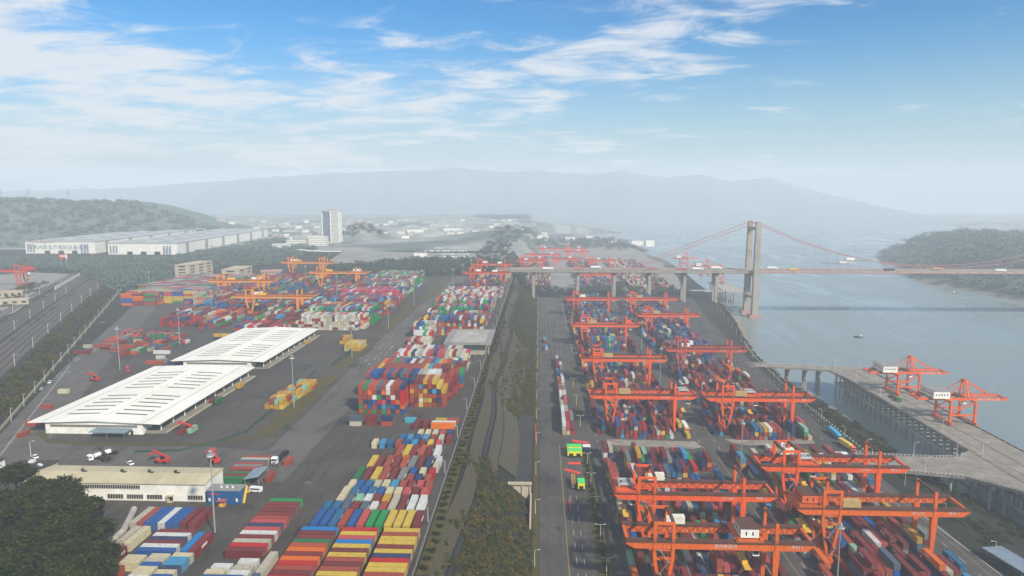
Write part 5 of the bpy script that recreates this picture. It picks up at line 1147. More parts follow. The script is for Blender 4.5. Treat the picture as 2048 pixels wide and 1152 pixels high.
g = MB(); g.beam((0, 0, 7.2), (-1.9, 0, 7.5), .08, .08); g.box(-2.3, -1.4, -.14, .14, 7.42, 7.56); SB = g.mesh('lamp_arm', MT['polew'])
def lamp(x, y, z, label, group, arms=1, rz=0, sc=1.):
    t = empty('street_lamp', (x, y, z), rz, label, 'street lamp', group); t.scale = (sc, sc, sc)
    obj('pole', SP, t); obj('lamp_arm', SA, t)
    if arms > 1: obj('lamp_arm', SB, t)
def nth(k): return ORD[k+1] if k < 20 else 'farther'
for k in range(19): lamp(-1.2, 215+46.5*k, ZR, f'{nth(k)} lamp from the front on the left kerb of the riverside road', 'lamps along the riverside road')
for k in range(9): lamp(27.5, 228+28*k if k < 6 else 228+28*5+46*(k-5)+20, ZR+.2, f'twin-arm lamp, {nth(k)} from the front in the planted strip', 'twin lamps in the planted strip', 2)
for k in range(9): lamp(32, 650+42*k, ZR+.2, f'{nth(k)} lamp along the far narrow planted strip', 'lamps in the far planted strip', 2)
for k in range(20): y = 240+36*k; lamp(interp(XB, y)-1.5, y, ZR, f'{nth(k)} lamp from the front along the river bank road', 'lamps along the river bank road', 1, math.pi)
for k in range(20): s = -1.5; p_ = rw(1.2, 28*k+24); lamp(p_[0], p_[1], 0, f'{nth(k)} white lamp from the front along the slanting road', 'white lamps along the slanting road', 1, R(-27))
for k in range(16): lamp(-39.3, 230+44*k, 0, f'{nth(k)} lamp from the front at the upper yard fence', 'lamps at the upper yard fence', 1, math.pi, .8)
for k in range(7): lamp(257.6, 350+40*k, ZR, f'{nth(k)} lamp from the front along the wharf edge', 'lamps along the wharf edge', 1, 0, 1.25)
for k, (x, y) in enumerate(((193, 393), (218, 389), (243, 390), (212, 366))): lamp(x, y, ZR, f'{nth(k)} lamp from the left on the near access bridge', 'lamps on the near access bridge', 1, 0, 1.2)
a = at(62, 914); lamp(a[0], a[1], 0, 'lone white lamp beside the parked white car', 'lamps near the workshop')
g = MB(); g.cyl((0, 0, 0), (0, 0, 9), .16, .12, n=6); CP = g.mesh('catenary_pole', MT['polew']); g = MB(); g.beam((0, 0, 7.6), (2.6, 1.3, 7.9), .12, .12); g.beam((0, 0, 8.8), (2.6, 1.3, 7.9), .08, .08); CA = g.mesh('cantilever', MT['steel'])
k = 0
for s in (26, 55.5, 81.5, 94):
    for t_ in range(-60, 620, 62):
        p_ = rw(s+5*math.sin(t_/260), t_+(s*3) % 40); t = empty('catenary_mast', (p_[0], p_[1], 0), 0, 'slim white overhead-line mast between the railway tracks', 'catenary mast', 'overhead-line masts of the railway'); obj('pole', CP, t); obj('cantilever', CA, t); k += 1
# ------------------------------------------------------------------ fences
def fence(name, label, pts, h, m, z=0, step=3.):
    t = empty(name, (0, 0, 0), 0, label, 'fence'); g = MB(); q = MB()
    for a, b in zip(pts, pts[1:]):
        a = Vector(a); b = Vector(b); n = max(1, int((b-a).length/step))
        for k in range(n): p_ = a+(b-a)*k/n; q.box(p_.x-.06, p_.x+.06, p_.y-.06, p_.y+.06, z, z+h+.1)
        for zz in (h*.95, h*.5, .15): g.beam((*a, z+zz), (*b, z+zz), .05, .07)
        if m == 'green': g.beam((*a, z+h/2), (*b, z+h/2), .03, h*.9)
    g.build('rails', MT[m], t); q.build('posts', MT['green' if m == 'green' else 'steel'], t); return t
fence('yard_fence', 'grey rail fence along the edge of the upper yard above the slope', [(-38.3, 150), (-38.3, 1000)], 1.8, 'steel')
fence('mesh_fence', 'green mesh fence beside the grass verge and front of the sheds', [(-184, 292), (-165, 294), (-152, 306), (-145, 320), (-148, 425), (-149, 440)], 1.1, 'green')
fence('mesh_fence', 'green mesh fence beside the second grass verge', [(-142, 452), (-141, 540)], 2.2, 'green')
fence('mesh_fence', 'green mesh fence between riverside road strip and service road', [(31.4, 165), (31.6, 386)], 1.6, 'green', ZR+.2)
pts = [rw(2.6, q) for q in range(-140, 640, 60)]
g = MB()
for a, b in zip(pts, pts[1:]): g.beam((*a, .9), (*b, .9), .3, 1.8)
tag(g.build('boundary_wall', MT['cream2']), 'low yellowish wall between railway bushes and slanting road', 'wall')
a = at(160, 551); b = at(110, 580)
g = MB(); g.beam((a[0], a[1], 2), (b[0], b[1], 2), .6, 4); tag(g.build('boundary_wall', MT['white']), 'white wall along the yard beyond the railway', 'wall')
# ------------------------------------------------------------------ vehicles
def wheelmesh(r, w_):
    g = MB(); g.cyl((-w_/2, 0, 0), (w_/2, 0, 0), r, n=12); return g.mesh('wheel', MT['black'])
WM = wheelmesh(.5, .35); WS = wheelmesh(.33, .22)
def vmeshes():
    V = {}
    g = MB(); g.prof([(0, .8), (2.3, .8), (2.3, 3.2), (1.9, 3.6), (.3, 3.6), (0, 3.1)], -1.2, 1.2)
    me = g.mesh('cab', MT['vehobj']);  # length along x; turned so the truck drives along +y
    for v in me.vertices: v.co = (-v.co.y, v.co.x, v.co.z)
    V['cab'] = me
    g = MB(); g.box(-1.05, 1.05, 2.301, 2.36, 2.1, 3.0); g.box(-1.26, -1.201, 1.1, 2, 2.1, 2.9); g.box(1.201, 1.26, 1.1, 2, 2.1, 2.9); V['screen'] = g.mesh('windscreen', MT['dark'])
    g = MB(); g.box(-.9, .9, 2.301, 2.35, 1.0, 1.6); V['grille'] = g.mesh('grille', MT['black'])
    g = MB(); g.box(-.5, .5, -12.6, 0, .85, 1.15); g.box(-1.2, 1.2, -12.7, -2.2, 1.15, 1.4); V['chassis'] = g.mesh('chassis', MT['black'])
    g = MB(); g.box(-1.22, 1.22, -12.7, -.6, 1.41, 4.05); V['box'] = g.mesh('trailer_box', MT['vehobj'])
    g = MB(); g.cyl((0, -9.2, 2.3), (0, -.8, 2.3), 1.15, n=16); V['tank'] = g.mesh('tank', MT['white'])
    g = MB(); g.prof([(-2.2, .35), (2.2, .35), (2.2, .85), (1.2, 1.0), (-2.1, 1.0), (-2.25, .7)], -.88, .88); me = g.mesh('car_body', MT['vehobj'])
    for v in me.vertices: v.co = (-v.co.y, v.co.x, v.co.z)
    V['carbody'] = me
    g = MB(); g.prof([(-1.9, 1.0), (1.15, 1.0), (.55, 1.48), (-1.3, 1.48)], -.8, .8); me = g.mesh('car_glass', MT['dark'])
    for v in me.vertices: v.co = (-v.co.y, v.co.x, v.co.z)
    V['glass'] = me
    g = MB(); g.box(-.74, .74, -1.25, .5, 1.481, 1.51); V['carroof'] = g.mesh('car_roof', MT['vehobj'])
    g = MB(); g.box(-.95, .95, -2.4, 2.4, .4, 2.1); V['van'] = g.mesh('van_body', MT['vehobj'])
    g = MB(); g.box(-.97, -.951, -2, 1.9, 1.25, 1.8); g.box(.951, .97, -2, 1.9, 1.25, 1.8); g.box(-.85, .85, 2.401, 2.42, 1.2, 1.9); V['vanglass'] = g.mesh('van_glass', MT['dark'])
    return V
V = vmeshes()
def truck(x, y, z, rz, label, cab, body=None, kind='box', group=None, wheels=True, sc=1):
    t = empty('truck', (x, y, z), rz, label, 'truck', group); t.scale = (sc, sc, sc)
    c = obj('cab', V['cab'], t, None, 0, cab); obj('windscreen', V['screen'], c); obj('grille', V['grille'], c)
    if kind != 'cab': obj('chassis', V['chassis'], t)
    if kind == 'box': obj('trailer', V['box'], t, None, 0, body or cab)
    if kind == 'tank': obj('tank', V['tank'], t)
    if wheels:
        for yy in ((1.5, -1) if kind == 'cab' else (1.5, -2.2, -3.4, -9.6, -10.8, -12)):
            for xx in (-1.05, 1.05): obj('wheel', WM, t, (xx, yy, .5))
    return t
def car(x, y, z, rz, label, col, group=None, wheels=True, van=False):
    t = empty('van' if van else 'car', (x, y, z), rz, label, 'van' if van else 'car', group)
    if van: b = obj('body', V['van'], t, None, 0, col); obj('window', V['vanglass'], b)
    else: b = obj('body', V['carbody'], t, None, 0, col); obj('window', V['glass'], t); obj('roof', V['carroof'], t, None, 0, col)
    if wheels:
        for xx in (-.85, .85):
            for yy in (-1.4, 1.4): obj('wheel', WS, t, (xx, yy, .33))
    return t
BLU = lin('2a86b8'); W_ = lin('dcdcd8')
def P(u, v, z=ZR): return at(u, v, z)
a = P(1668, 872); truck(a[0], a[1]-6, ZR+.05, math.pi, 'light blue articulated truck on the river road', lin('3f9cc4'), lin('3f9cc4'))
a = P(1694, 893); truck(a[0]-1, a[1]-8, ZR+.05, math.pi+.12, 'orange truck with yellow box trailer behind the blue one', lin('d8632e'), lin('d2b44a'))
a = P(1093, 702); truck(a[0], a[1], ZR+.05, math.pi, 'blue truck on the riverside road, front one of two', lin('c8c8c4'), lin('1c6fae'))
a = P(1090, 688); truck(a[0], a[1]+4, ZR+.05, math.pi, 'teal truck with red box behind the blue truck', lin('b84030'), lin('2f7898'))
for k, (u, v) in enumerate(((1109, 648), (1109, 654))): a = P(u, v); car(a[0], a[1], ZR+.05, 0, f'small dark car, {("farther", "nearer")[k]} of two on the riverside road', lin('2c3038'), 'cars on the riverside road')
a = P(1089, 617); car(a[0], a[1], ZR+.05, 0, 'single dark car far along the riverside road', lin('30343c'), 'cars on the riverside road')
a = P(1306, 690); truck(a[0], a[1], ZR+.05, math.pi, 'white-cab truck loading beside the river-edge block', W_, lin('8a3434'))
a = P(1592, 1076); truck(a[0], a[1], ZR+.05, math.pi, 'red flatbed truck in the aisle under the crane tips', lin('b42a28'), lin('3a3a3c'), 'flat')
a = P(1612, 1082); truck(a[0], a[1]-2, ZR+.05, math.pi, 'blue flatbed truck beside the red one in the aisle', lin('20509a'), None, 'flat')
a = P(1534, 1020); truck(a[0], a[1], ZR+.05, math.pi, 'blue truck in the aisle right of the near cranes', lin('1f6aa8'), lin('4a4f57'), 'flat')
a = P(1648, 918); truck(a[0], a[1], ZR+.05, math.pi/2, 'white truck with white trailer crossing behind the near crane', W_, W_)
a = P(1560, 897); truck(a[0], a[1], ZR+.05, math.pi/2*3, 'white-cab flatbed crossing between the crane blocks', W_, W_, 'flat')
a = P(1236, 994); truck(a[0], a[1], ZR+.05, 0, 'green-cab truck left of the second near crane', lin('2e8a50'), None, 'flat')
a = P(1803, 803); truck(a[0]-2, a[1], ZR+.03, math.pi, 'green-cab flatbed truck on the wharf', lin('2e9a50'), None, 'flat')
a = P(1376, 870); truck(a[0], a[1]+4, ZR+.14, math.pi, 'orange truck at the corner of the second block', lin('e0862c'), W_)
a = P(1198, 848); truck(a[0], a[1]+4, ZR+.05, math.pi, 'dark red truck left of the second block', lin('9a2c2c'), lin('6a2c2c'))
# new yellow-green terminal tractors parked on the road shoulder
YG = lin('d8cf2c'); GG = lin('4ccf5c')
tm = MB(); tm.prof([(-2.6, .9), (2.1, .9), (2.1, 3.1), (-2.6, 3.1)], -1.35, 1.35); tb = tm.mesh('tractor_cab', MT['vehobj'])
tm = MB(); tm.box(-2.65, 2.15, -1.4, 1.4, 3.1, 3.35); tr_ = tm.mesh('tractor_roof', MT['vehobj'])
tm = MB(); tm.box(-2.75, -2.601, -.8, .8, .6, 2.0); tg = tm.mesh('tractor_front', MT['black'])
for k, (u, v, lb) in enumerate(((1141, 904, 'rear left'), (1155.5, 904, 'rear right'), (1142, 913, 'front left'), (1156.5, 913, 'front right'), (1162, 978, 'lone front'))):
    a = P(u, v); t = empty('terminal_tractor', (a[0], a[1], ZR+.05), math.pi/2, f'{lb} yellow terminal tractor with bright green roof', 'tractor', 'yellow-green tractors on the riverside road'); t.scale = (.85, 1.55, 1.3) if k < 4 else (1.2, 1.3, 1.45)
    obj('body', tb, t, None, 0, YG); obj('roof', tr_, t, None, 0, GG); obj('grille', tg, t)
    for xx in (-1.7, 1.4):
        for yy in (-1.1, 1.1): obj('wheel', WM, t, (xx, yy, .5), math.pi/2)
a = P(1173, 905); t = empty('terminal_tractor', (a[0], a[1]+1, ZR+.05), math.pi/2, 'navy tractor with white roof right of the yellow ones', 'tractor'); t.scale = (.85, 1.6, 1.2); obj('body', tb, t, None, 0, lin('1d2a4c')); obj('roof', tr_, t, None, 0, W_); obj('grille', tg, t)
a = P(1147, 973); t = empty('trailer_stack', (a[0], a[1], ZR+.05), 0, 'pile of brown empty trailer frames beside the lone tractor', 'trailers')
for k in range(4):
    g = MB()
    for x in (-1, .8): g.box(x, x+.2, -4, 8, .9+k*.8, 1.15+k*.8)
    for q in range(7): g.box(-1, 1, -3.8+q*1.9, -3.5+q*1.9, .95+k*.8, 1.1+k*.8)
    g.build('trailer_frame', MT['yellow'] if k == 3 else MT['concrete'], t)
for xx in (-1, 1):
    for yy in (-3, -1.6): obj('wheel', WM, t, (xx, yy, .5))
# red plastic barriers
g = MB(); g.prof([(-.45, 0), (.45, 0), (.15, 1), (-.15, 1)], -.9, .9); BRR = g.mesh('barrier', MT['red_plastic'] if 'red_plastic' in MT else mat('red_plastic', 'd83a34', .5))
k = 0
for (u0, v0, u1, v1, n) in ((1147, 883, 1174, 887, 8), (1140, 928, 1158, 928, 4), (1132, 941, 1157, 947, 6), (1138, 1004, 1142, 1022, 5), (1125, 864, 1126, 871, 3), (1070, 853, 1071, 880, 5)):
    for i in range(n):
        a = P(u0+(u1-u0)*i/max(1, n-1), v0+(v1-v0)*i/max(1, n-1)); o = obj('road_barrier', BRR, None, (a[0], a[1], ZR+.05), 0 if abs(u1-u0) < 8 else math.pi/2); tag(o, 'red plastic barrier block standing in a line on the riverside road', 'barrier', 'red barriers on the riverside road')
# upper yard vehicles
a = at(545, 935); truck(a[0], a[1]+4, .05, math.pi, 'white-cab truck parked behind the grey shelter', W_, None, 'flat')
a = at(175, 925); truck(a[0]+1, a[1]+2, .05, math.pi-.5, 'white tanker truck behind the white workshop', W_, None, 'tank', sc=.85)
for (u, v, d) in ((70, 916, 'white car parked by the lone lamp'), (100, 766, 'white car on the slanting road, front of two'), (84, 779, 'grey car on the slanting road, rear of two'), (260, 929, 'small white car behind the workshop roof')):
    a = at(u, v); car(a[0], a[1], .05, .9 if v > 900 else .45, d, W_ if 'white' in d else lin('9aa0a4'))
a = at(512, 984); car(a[0], a[1], .05, 1.45, 'white minivan parked at the stair of the blue office', W_, van=True)
# reach stackers and forklifts in the workshop yard
g = MB(); g.box(-1.6, 1.6, -3.6, 3.4, .9, 2.2); g.box(-1.5, 1.5, -3.9, -2.2, 2.2, 2.9); RB = g.mesh('stacker_body', MT['vehobj'])
g = MB(); g.box(-.8, .8, -1.2, .6, 2.2, 4.0); RC = g.mesh('stacker_cab', MT['dark']); g = MB(); g.beam((0, -3, 3.6), (0, 5.5, 6.2), .9, .9); g.box(-2.8, 2.8, 5.1, 5.9, 4.6, 5.2); RBo = g.mesh('stacker_boom', MT['vehobj'])
g = MB(); g.box(-.9, -.6, 3.6, 4.1, .3, 12.5); g.box(.6, .9, 3.6, 4.1, .3, 12.5)
for k in range(6): g.box(-.6, .6, 3.7, 4, 1.4+k*2.1, 1.7+k*2.1)
RMa = g.mesh('stacker_mast', MT['cranedark'])
WB = wheelmesh(.9, .7)
RD = lin('b8322a')
for (u, v, rz, mast, d) in ((190, 762, 1.2, 0, 'red reach stacker alone on the dark asphalt left of the sheds'), (312, 685, .3, 1, 'tall-mast container lifter behind the workshop line'), (270, 681, .2, 0, 'small red forklift in the workshop yard'), (250, 672, -.5, 0, 'red reach stacker at the back of the workshop yard'), (238, 686, .9, 0, 'dusty red stacker beside the scrap containers'), (256, 745, .6, 0, 'red forklift before the mast in the workshop yard'), (272, 672, -.8, 0, 'red tractor unit at the rear of the workshop yard'), (362, 688, 1.5, 0, 'bright red handler at the end of the workshop line'), (375, 864, 1.5, 0, 'orange-red loader on the asphalt right of the near shed'), (430, 925, .8, 0, 'rusty machine behind the workshop roof, right'), (325, 926, 1.4, 0, 'rusty red machine behind the workshop roof, middle'), (208, 920, 1., 0, 'dark scrap machine beside the tanker truck')):
    a = at(u, v); t = empty('container_handler', (a[0], a[1], .05), rz, d, 'container handler', 'container handlers in the upper yard'); s = .62 if 'small' in d or 'forklift' in d else .85; t.scale = (s, s, s)
    obj('body', RB, t, None, 0, RD if 'dark' not in d[:5] else lin('3c302c')); obj('cab', RC, t)
    if mast: obj('mast', RMa, t)
    else: obj('boom', RBo, t, None, 0, RD if 'dark' not in d[:5] else lin('3c302c'))
    for xx in (-1.6, 1.6):
        for yy in (-2.4, 2.5): obj('wheel', WB, t, (xx, yy, .9))
# bridge traffic
for k, (x, c, lane, d) in enumerate([(18, W_, 975, 'white truck on the bridge nearest its left end'), (62, lin('b06a5a'), 975, 'reddish lorry on the approach left of the third pier'), (88, W_, 995, 'white lorry on the approach above the fourth pier'), (166, lin('9c5a4c'), 975, 'brown lorry before the last approach pier'), (208, lin('a8524a'), 975, 'red lorry just left of the bridge tower'), (232, W_, 980, 'white box truck just left of the bridge tower'), (262, W_, 995, 'long pale lorry beside the bridge tower'), (342, W_, 995, 'white truck right of the bridge tower'), (366, lin('d0a040'), 975, 'yellow truck right of the bridge tower'), (497, lin('3a2c3c'), 975, 'dark lorry at mid span'), (575, lin('c88a6a'), 995, 'tan lorry right of mid span'), (650, W_, 975, 'white truck near the right picture edge on the bridge')]):
    truck(x, lane, 11.63, -math.pi/2, d, c, c, 'box', 'trucks on the bridge', wheels=False)
# parked cars of the distant vehicle lot
g = MB(); g.prof([(-2.2, .3), (2.2, .3), (2.2, .9), (1.2, 1.0), (.6, 1.5), (-1.5, 1.5), (-2.1, .95)], -.9, .9); LC = g.mesh('lot_car', MT['vehobj'])
rl_ = random.Random(12); n = 0
for (u0, v0, u1, v1, cnt) in ((822, 520, 905, 521, 44), (840, 514, 930, 514, 44), (770, 519, 805, 519, 20), (850, 503, 935, 503, 44), (870, 497, 945, 497, 36), (880, 509, 940, 509, 34), (830, 490, 880, 489, 22), (900, 524, 960, 524, 30)):
    for i in range(cnt):
        if rl_.random() < .12: continue
        a = at(u0+(u1-u0)*i/cnt, v0+(v1-v0)*i/cnt); o = obj('parked_car', LC, None, (a[0], a[1], .08), rl_.choice((0, math.pi))+math.pi/2, W_ if rl_.random() < .8 else lin('6a7078'))
        o.scale = (1, 1.1, 1.1); tag(o, 'small car in the rows of the distant vehicle lot', 'car', 'cars parked in the distant lot'); n += 1
# boats
def boat(x, y, rz, L, label, cat='boat', deck=True):
    t = empty('boat', (x, y, ZW), rz, label, cat); w_ = L*.2
    g = MB(); g.add([(-L/2, -w_/2, 1.6), (L*.3, -w_/2, 1.6), (L/2, 0, 2.2), (L*.3, w_/2, 1.6), (-L/2, w_/2, 1.6), (-L/2, -w_*.4, -.6), (L*.3, -w_*.4, -.6), (L*.44, 0, -.6), (L*.3, w_*.4, -.6), (-L/2, w_*.4, -.6)],
        [(0, 1, 2, 3, 4), (5, 6, 1, 0), (6, 7, 2, 1), (7, 8, 3, 2), (8, 9, 4, 3), (9, 5, 0, 4)]); g.build('hull', MT['bridgec'] if L > 20 else MT['darkroof'], t)
    g = MB(); g.box(-L*.45, -L*.2, -w_*.36, w_*.36, 1.6, 1.6+L*.06+1.4); c = g.build('cabin', MT['white'], t); g = MB(); g.box(-L*.2+.001, -L*.2+.06, -w_*.3, w_*.3, 2.4, 3.3); g.build('window', MT['dark'], c)
a = at(1716, 675, ZW); boat(a[0], a[1], 2.8, 10, 'small dark boat alone on the river above the wharf')
a = at(1668, 527, ZW); boat(a[0], a[1], 2.9, 62, 'long pale cargo boat seen above the bridge deck'); a = at(1718, 521, ZW); boat(a[0], a[1], .2, 90, 'large hazy cargo ship against the far hill', 'ship'); a = at(1911, 587, ZW); boat(a[0], a[1], .3, 12, 'tiny boat close to the far bank')
# power pylons on the left hill
g = MB()
for (sx_, sy_) in ((-1, -1), (1, -1), (1, 1), (-1, 1)): g.beam((sx_*4, sy_*4, 0), (sx_*.8, sy_*.8, 38), .5, .5)
for z in (8, 16, 24, 31): s = 4-3.2*z/38; g.box(-s, s, -s, -s+.3, z, z+.3); g.box(-s, s, s-.3, s, z, z+.3)
PYm = g.mesh('lattice_tower', MT['steel']); g = MB()
for z in (27, 32, 37): g.box(-9, 9, -.3, .3, z, z+.5)
PYa = g.mesh('cross_arm', MT['steel'])
for k, (u, Y, d) in enumerate(((2, 1980, 'at the left edge'), (58, 2020, 'second from the left'), (137, 2060, 'right of the other two'))):
    a = at_y(u, 405, Y); t = empty('power_pylon', (a[0], Y, height(a[0], Y)-1), 0, f'faint lattice power pylon on the hilltop, {d}', 'pylon', 'pylons on the left hill'); obj('tower_body', PYm, t); obj('cross_arms', PYa, t)
a = at(224, 470); t = empty('power_pylon', (a[0], 1560, 0), 0, 'slim pole-like pylon behind the huge warehouse roof', 'pylon'); obj('tower_body', PYm, t); obj('cross_arms', PYa, t)
# bollard markers of the river road kerb
g = MB(); g.box(-.35, .35, -.5, .5, 0, .8); BO = g.mesh('kerb_block', MT['concrete_l'])
for k in range(70): y = 400+k*4.4; x = interp(XB, y)+.6; o = obj('kerb_block', BO, None, (x, y, ZR)); tag(o, 'small pale kerb block in a row along the river road edge', 'kerb block', 'kerb blocks along the river road')
# awning at the right bottom corner
a = P(2010, 1128); g = MB(); g.add([(a[0]-6, a[1]+6, ZR+4), (a[0]-2, a[1]-14, ZR+4), (a[0]+6, a[1]-14, ZR+4.8), (a[0]+2, a[1]+6, ZR+4.8), (a[0]-6, a[1]+6, ZR+3.8), (a[0]-2, a[1]-14, ZR+3.8), (a[0]+6, a[1]-14, ZR+4.6), (a[0]+2, a[1]+6, ZR+4.6)], [(0, 1, 2, 3), (7, 6, 5, 4), (0, 4, 5, 1), (1, 5, 6, 2), (2, 6, 7, 3), (3, 7, 4, 0)])
for q in ((-5, 4), (-1.5, -12), (5, -12), (1.5, 4)): g.box(a[0]+q[0], a[0]+q[0]+.2, a[1]+q[1], a[1]+q[1]+.2, ZR-8, ZR+3.9)
tag(g.build('shelter_roof', MT['bluegrey']), 'blue-grey sheet roof on posts at the bottom right corner', 'shelter')
# ------------------------------------------------------------------ vegetation
def leaves(rng, blobs, n, size, flat=.6):
    """small leaf quads gathered in clumps on and inside the given ellipsoids (x, y, z, rx, ry, rz)"""
    vs = []; fs = []; tot = sum(b[3]*b[4] for b in blobs); G = rng.gauss
    for b in blobs:
        m = max(8, int(n*b[3]*b[4]/tot)); nc = max(3, m//34); cl = []
        for _ in range(nc):
            d = Vector((G(0, 1), G(0, 1), G(0, 1))).normalized()*(rng.random()**.28); d.z = abs(d.z) if rng.random() < .8 else d.z
            cl.append((b[0]+d.x*b[3], b[1]+d.y*b[4], b[2]+d.z*b[5]))
        r = (b[3]+b[4])/2*.20+size*.5
        for k in range(m):
            c = cl[k % nc]; x, y, z = c[0]+G(0, r), c[1]+G(0, r), c[2]+G(0, r*flat); s = size*rng.uniform(.6, 1.4)
            u = Vector((G(0, 1), G(0, 1), G(0, .5))).normalized(); v = u.cross(Vector((G(0, .5), G(0, .5), 1))).normalized()
            n0 = len(vs); p = Vector((x, y, z))
            vs += [p-u*s-v*s*.55, p+u*s*.3-v*s*.8, p+u*s+v*s*.4, p-u*s*.3+v*s*.8]; fs.append((n0, n0+1, n0+2, n0+3))
    return vs, fs
def leafmesh(name, rng, blobs, n, size, m='leaf'):
    vs, fs = leaves(rng, blobs, n, size); me = bpy.data.meshes.new(name); me.from_pydata(vs, [], fs); me.materials.append(MT[m]); me.update(); return me
def tree_kind(seed, h, r, n=9000):
    g = random.Random(seed); t = MB(); t.cyl((0, 0, -.5), (.2, .1, h*.45), .38, .24); limbs = []
    for k in range(7):
        a = k*.9+g.random(); z0 = h*g.uniform(.25, .45); e = (math.cos(a)*r*.62, math.sin(a)*r*.62, h*g.uniform(.55, .85)); t.cyl((.1, 0, z0), e, .15, .05, n=5); limbs.append(e)
    bl = [(e[0], e[1], e[2], r*g.uniform(.34, .5), r*g.uniform(.34, .5), r*g.uniform(.26, .36)) for e in limbs]+[(0, 0, h*.82, r*.5, r*.5, r*.38), (g.uniform(-1, 1), g.uniform(-1, 1), h*.62, r*.75, r*.75, r*.35)]
    return t.mesh('trunk', MT['bark']), leafmesh('crown', g, bl, n, .34)
TK = [tree_kind(s, h, r) for s, h, r in ((1, 11, 6.2), (2, 9.5, 5.4), (3, 12.5, 6.6), (4, 8, 4.6))]
tr_px = [((30, 955), 2, 'behind the others at the far left edge'), ((75, 975), 1, 'at the back, below the black-roofed annex'), ((120, 995), 0, 'at the back, left of the workshop windows'), ((165, 1012), 3, 'at the back, overlapping the workshop wall'), ((186, 1056), 1, 'on the right flank beside the scrap corner'), ((5, 1010), 0, 'in the middle at the left edge'), ((55, 1030), 2, 'in the middle of the wood, left half'), ((110, 1052), 0, 'in the middle of the wood, right half'), ((160, 1075), 2, 'right of the middle of the wood'), ((190, 1108), 1, 'on the right flank above the rusty long box'), ((20, 1085), 1, 'near the front at the left edge'), ((75, 1105), 0, 'near the front, left half'), ((130, 1125), 2, 'near the front, right half'), ((176, 1150), 0, 'at the bottom edge beside the containers'), ((40, 1150), 2, 'at the bottom left corner'), ((100, 1170), 1, 'at the bottom edge, left half'), ((150, 1190), 0, 'at the bottom edge, right half'), ((192, 1195), 3, 'half cut by the bottom edge beside the boxes')]
for k, (p_, kd, d) in enumerate(tr_px):
    a = at(*p_, 7.5); t = empty('broadleaf_tree', (a[0], a[1], 0), k*1.3, 'dark green leafy tree '+d, 'tree', 'trees of the wood at the lower left'); s = (1.08+.08*(k % 4)); t.scale = (s, s, s*.95)
    obj('trunk', TK[kd][0], t); obj('crown', TK[kd][1], t)
# clipped round shrubs in the planted strip
sh = []
for s in (21, 22, 23):
    g = random.Random(s); sh.append(leafmesh('shrub_crown', g, [(0, 0, 1.0, 1.15, 1.15, .9), (.2, .1, 1.5, .7, .7, .6)], 900, .16))
g = MB(); g.cyl((0, 0, 0), (0, 0, .8), .08, n=5); stm = g.mesh('shrub_stem', MT['bark'])
for k in range(32):
    t = empty('round_shrub', (27.6+.3*math.sin(k*2.1), 214+k*5.4, ZR+.2), k, f'{nth(k) if k < 20 else "one of the rear"} round shrub from the front in the planted strip', 'shrub', 'round shrubs in the planted strip'); q = .85+.12*(k % 3); t.scale = (q, q, q)
    if k >= 20: t['label'] = 'one of the twelve rear round shrubs in the planted strip'
    obj('crown', sh[k % 3], t); obj('stem', stm, t)
def veg(name, label, cat, blobs, n, size, m, seed):
    o = obj(name, leafmesh(name, random.Random(seed), blobs, n, size, m)); return tag(o, label, cat, kind='stuff')
g = random.Random(31); bl = []
for k in range(3200):            # planted slope
    y = 155+g.random()**1.8*850; x = g.uniform(-20.5 if 318 < y < 640 else -26.5, -3.0)
    if 312 < y < 425 and x > -21: continue
    if g.random() < .22: x = g.uniform(-33, -12)
    bl.append((x, y, height(x, y)+.3, g.uniform(1.0, 2.4), g.uniform(1.3, 3.2), g.uniform(.5, 1.5)))
veg('slope_undergrowth', 'dense brownish green undergrowth covering the slope between the yards', 'undergrowth', bl, 230000, .36, 'leaf2', 1)
bl = []
for k in range(150): y = 160+k*5.6; bl += [(-35.4, y, .3, 1.9, 1.2, .5)]
veg('terrace_planting', 'short cross rows of low shrubs between the fence and the lattice wall', 'shrubs', bl, 30000, .22, 'leaf', 2)
bl = []
for k in range(420):            # bushes between railway and slanting road
    s = g.uniform(5, 25); t_ = g.uniform(-190, 640); p_ = rw(s, t_); bl.append((p_[0], p_[1], .6, g.uniform(1.5, 4), g.uniform(1.5, 4), g.uniform(1, 2.6)))
for k in range(320):
    s = g.uniform(100, 124); t_ = g.uniform(-190, 700); p_ = rw(s, t_); bl.append((p_[0], p_[1], .6, g.uniform(2, 5), g.uniform(2, 5), g.uniform(1.5, 3.5)))
for k in range(120): p_ = rw(g.choice((52, 79)), g.uniform(-190, 600)); bl.append((p_[0], p_[1], .1, g.uniform(1, 2), g.uniform(2, 5), .7))
veg('railway_bushes', 'bands of green and brown bushes along both sides of the railway', 'bushes', bl, 80000, .45, 'leaf2', 3)
bl = []
for k in range(650):            # river bank
    y = 170+g.random()*900; xb = interp(XB, y); xs = interp(XS, y); x = xb+2+(xs-xb-4)*g.random()**1.4
    if 600 < y < 1100 and (x-xb)/(xs-xb) > .5: continue
    bl.append((x, y, height(x, y)+.3, g.uniform(1.5, 4), g.uniform(1.5, 5), g.uniform(.5, 1.6)))
veg('river_bank_scrub', 'green scrub on the bank between the river road and the water', 'scrub', bl, 90000, .42, 'leaf', 4)
bl = []
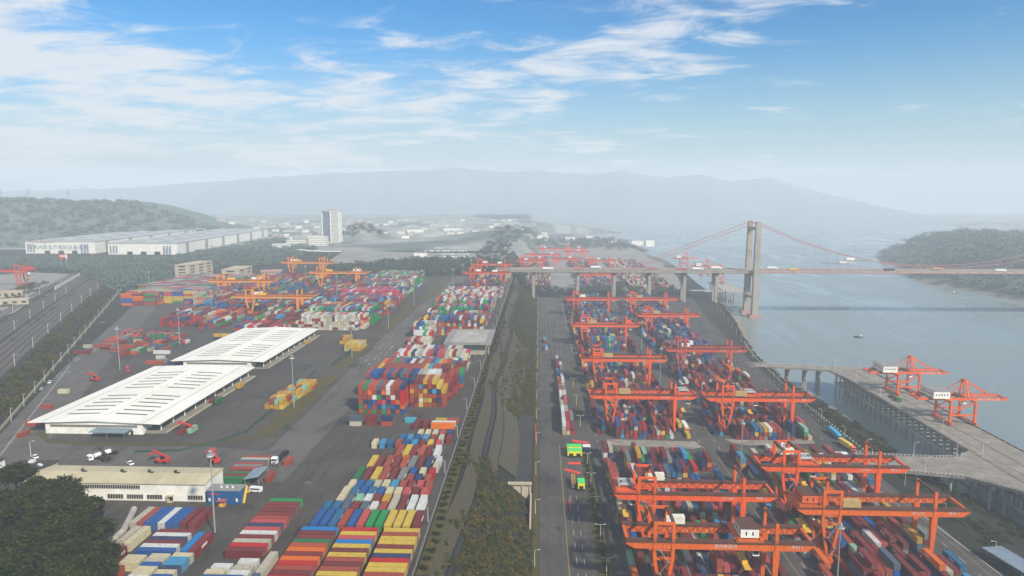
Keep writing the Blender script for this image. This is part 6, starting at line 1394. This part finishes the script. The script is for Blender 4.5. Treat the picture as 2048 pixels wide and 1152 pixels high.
def wood(poly, n, r0, r1, zf=1.0):
    xs_ = [p[0] for p in poly]; ys_ = [p[1] for p in poly]; c = 0
    def inside(x, y):
        r = False; j = len(poly)-1
        for i in range(len(poly)):
            if (poly[i][1] > y) != (poly[j][1] > y) and x < (poly[j][0]-poly[i][0])*(y-poly[i][1])/(poly[j][1]-poly[i][1])+poly[i][0]: r = not r
            j = i
        return r
    while c < n:
        x = g.uniform(min(xs_), max(xs_)); y = g.uniform(min(ys_), max(ys_))
        if not inside(x, y): continue
        r = g.uniform(r0, r1); bl.append((x, y, height(x, y)+r*.7*zf, r, r, r*.7*zf)); c += 1
pp = lambda *q: [at(u, v)[:2] for u, v in q]
wood(pp((640, 548), (760, 530), (870, 523), (1000, 528), (1010, 541), (930, 552), (800, 556), (700, 560)), 800, 4, 8, 1.2)
veg('woodland', 'dark green wood behind the stacks of the upper yard', 'wood', bl, 60000, .9, 'leaf3', 5)
bl = []
wood(pp((-30, 520), (330, 520), (350, 560), (330, 578), (240, 590), (160, 548), (60, 540), (-30, 545)), 1300, 3.5, 7)
wood(pp((350, 515), (560, 478), (640, 500), (560, 530), (440, 545), (350, 560)), 1000, 3.5, 7)
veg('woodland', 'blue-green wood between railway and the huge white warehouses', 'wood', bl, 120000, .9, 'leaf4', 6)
bl = []
wood([(-60, 1010), (20, 1045), (230, 1045), (232, 1078), (0, 1078), (-62, 1075)], 150, 4, 8)
wood([(-70, 1060), (-62, 1500), (-30, 2100), (-120, 2100), (-120, 1060)], 160, 5, 10); wood([(-20, 1950), (300, 1900), (300, 2300), (-60, 2300)], 150, 7, 14)
veg('woodland', 'dark wood around the bridge end and the far yard', 'wood', bl, 50000, 1.1, 'leaf3', 7)
bl = []
for k in range(900): y = g.uniform(1000, 2000); xr = interp(XR, y); x = xr+22+g.random()**1.2*380; r = g.uniform(8, 17); bl.append((x, y, height(x, y)+r*.4, r, r, r*.6))
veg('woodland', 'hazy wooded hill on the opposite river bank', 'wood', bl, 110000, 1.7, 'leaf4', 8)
bl = []
for k in range(800): x = g.uniform(-1900, -870); y = g.uniform(1560, 2050); r = g.uniform(8, 16); bl.append((x, y, height(x, y)+r*.3, r, r, r*.5))
for k in range(60): a_ = g.uniform(0, 6.28); q = g.random()*60; x = -470+q*math.cos(a_); y = 1800+q*math.sin(a_); bl.append((x, y, height(x, y)+2, 8, 8, 6))
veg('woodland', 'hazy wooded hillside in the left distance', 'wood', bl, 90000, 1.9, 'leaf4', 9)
# ------------------------------------------------------------------ haze
hz = MB().box(-9000, 9000, -700, 7000, -61.5, 352).build('haze', [])
hm = bpy.data.materials.new('haze_volume'); hm.use_nodes = True; t = hm.node_tree; t.nodes.clear()
o_ = t.nodes.new('ShaderNodeOutputMaterial'); pv = t.nodes.new('ShaderNodeVolumePrincipled')
pv.inputs['Color'].default_value = (.86, .94, 1, 1); pv.inputs['Density'].default_value = HAZE; pv.inputs['Anisotropy'].default_value = 0.0
t.links.new(pv.outputs[0], o_.inputs['Volume']); hz.data.materials.append(hm)
tag(hz, 'pale blue-grey haze over the river valley', 'haze', kind='stuff')
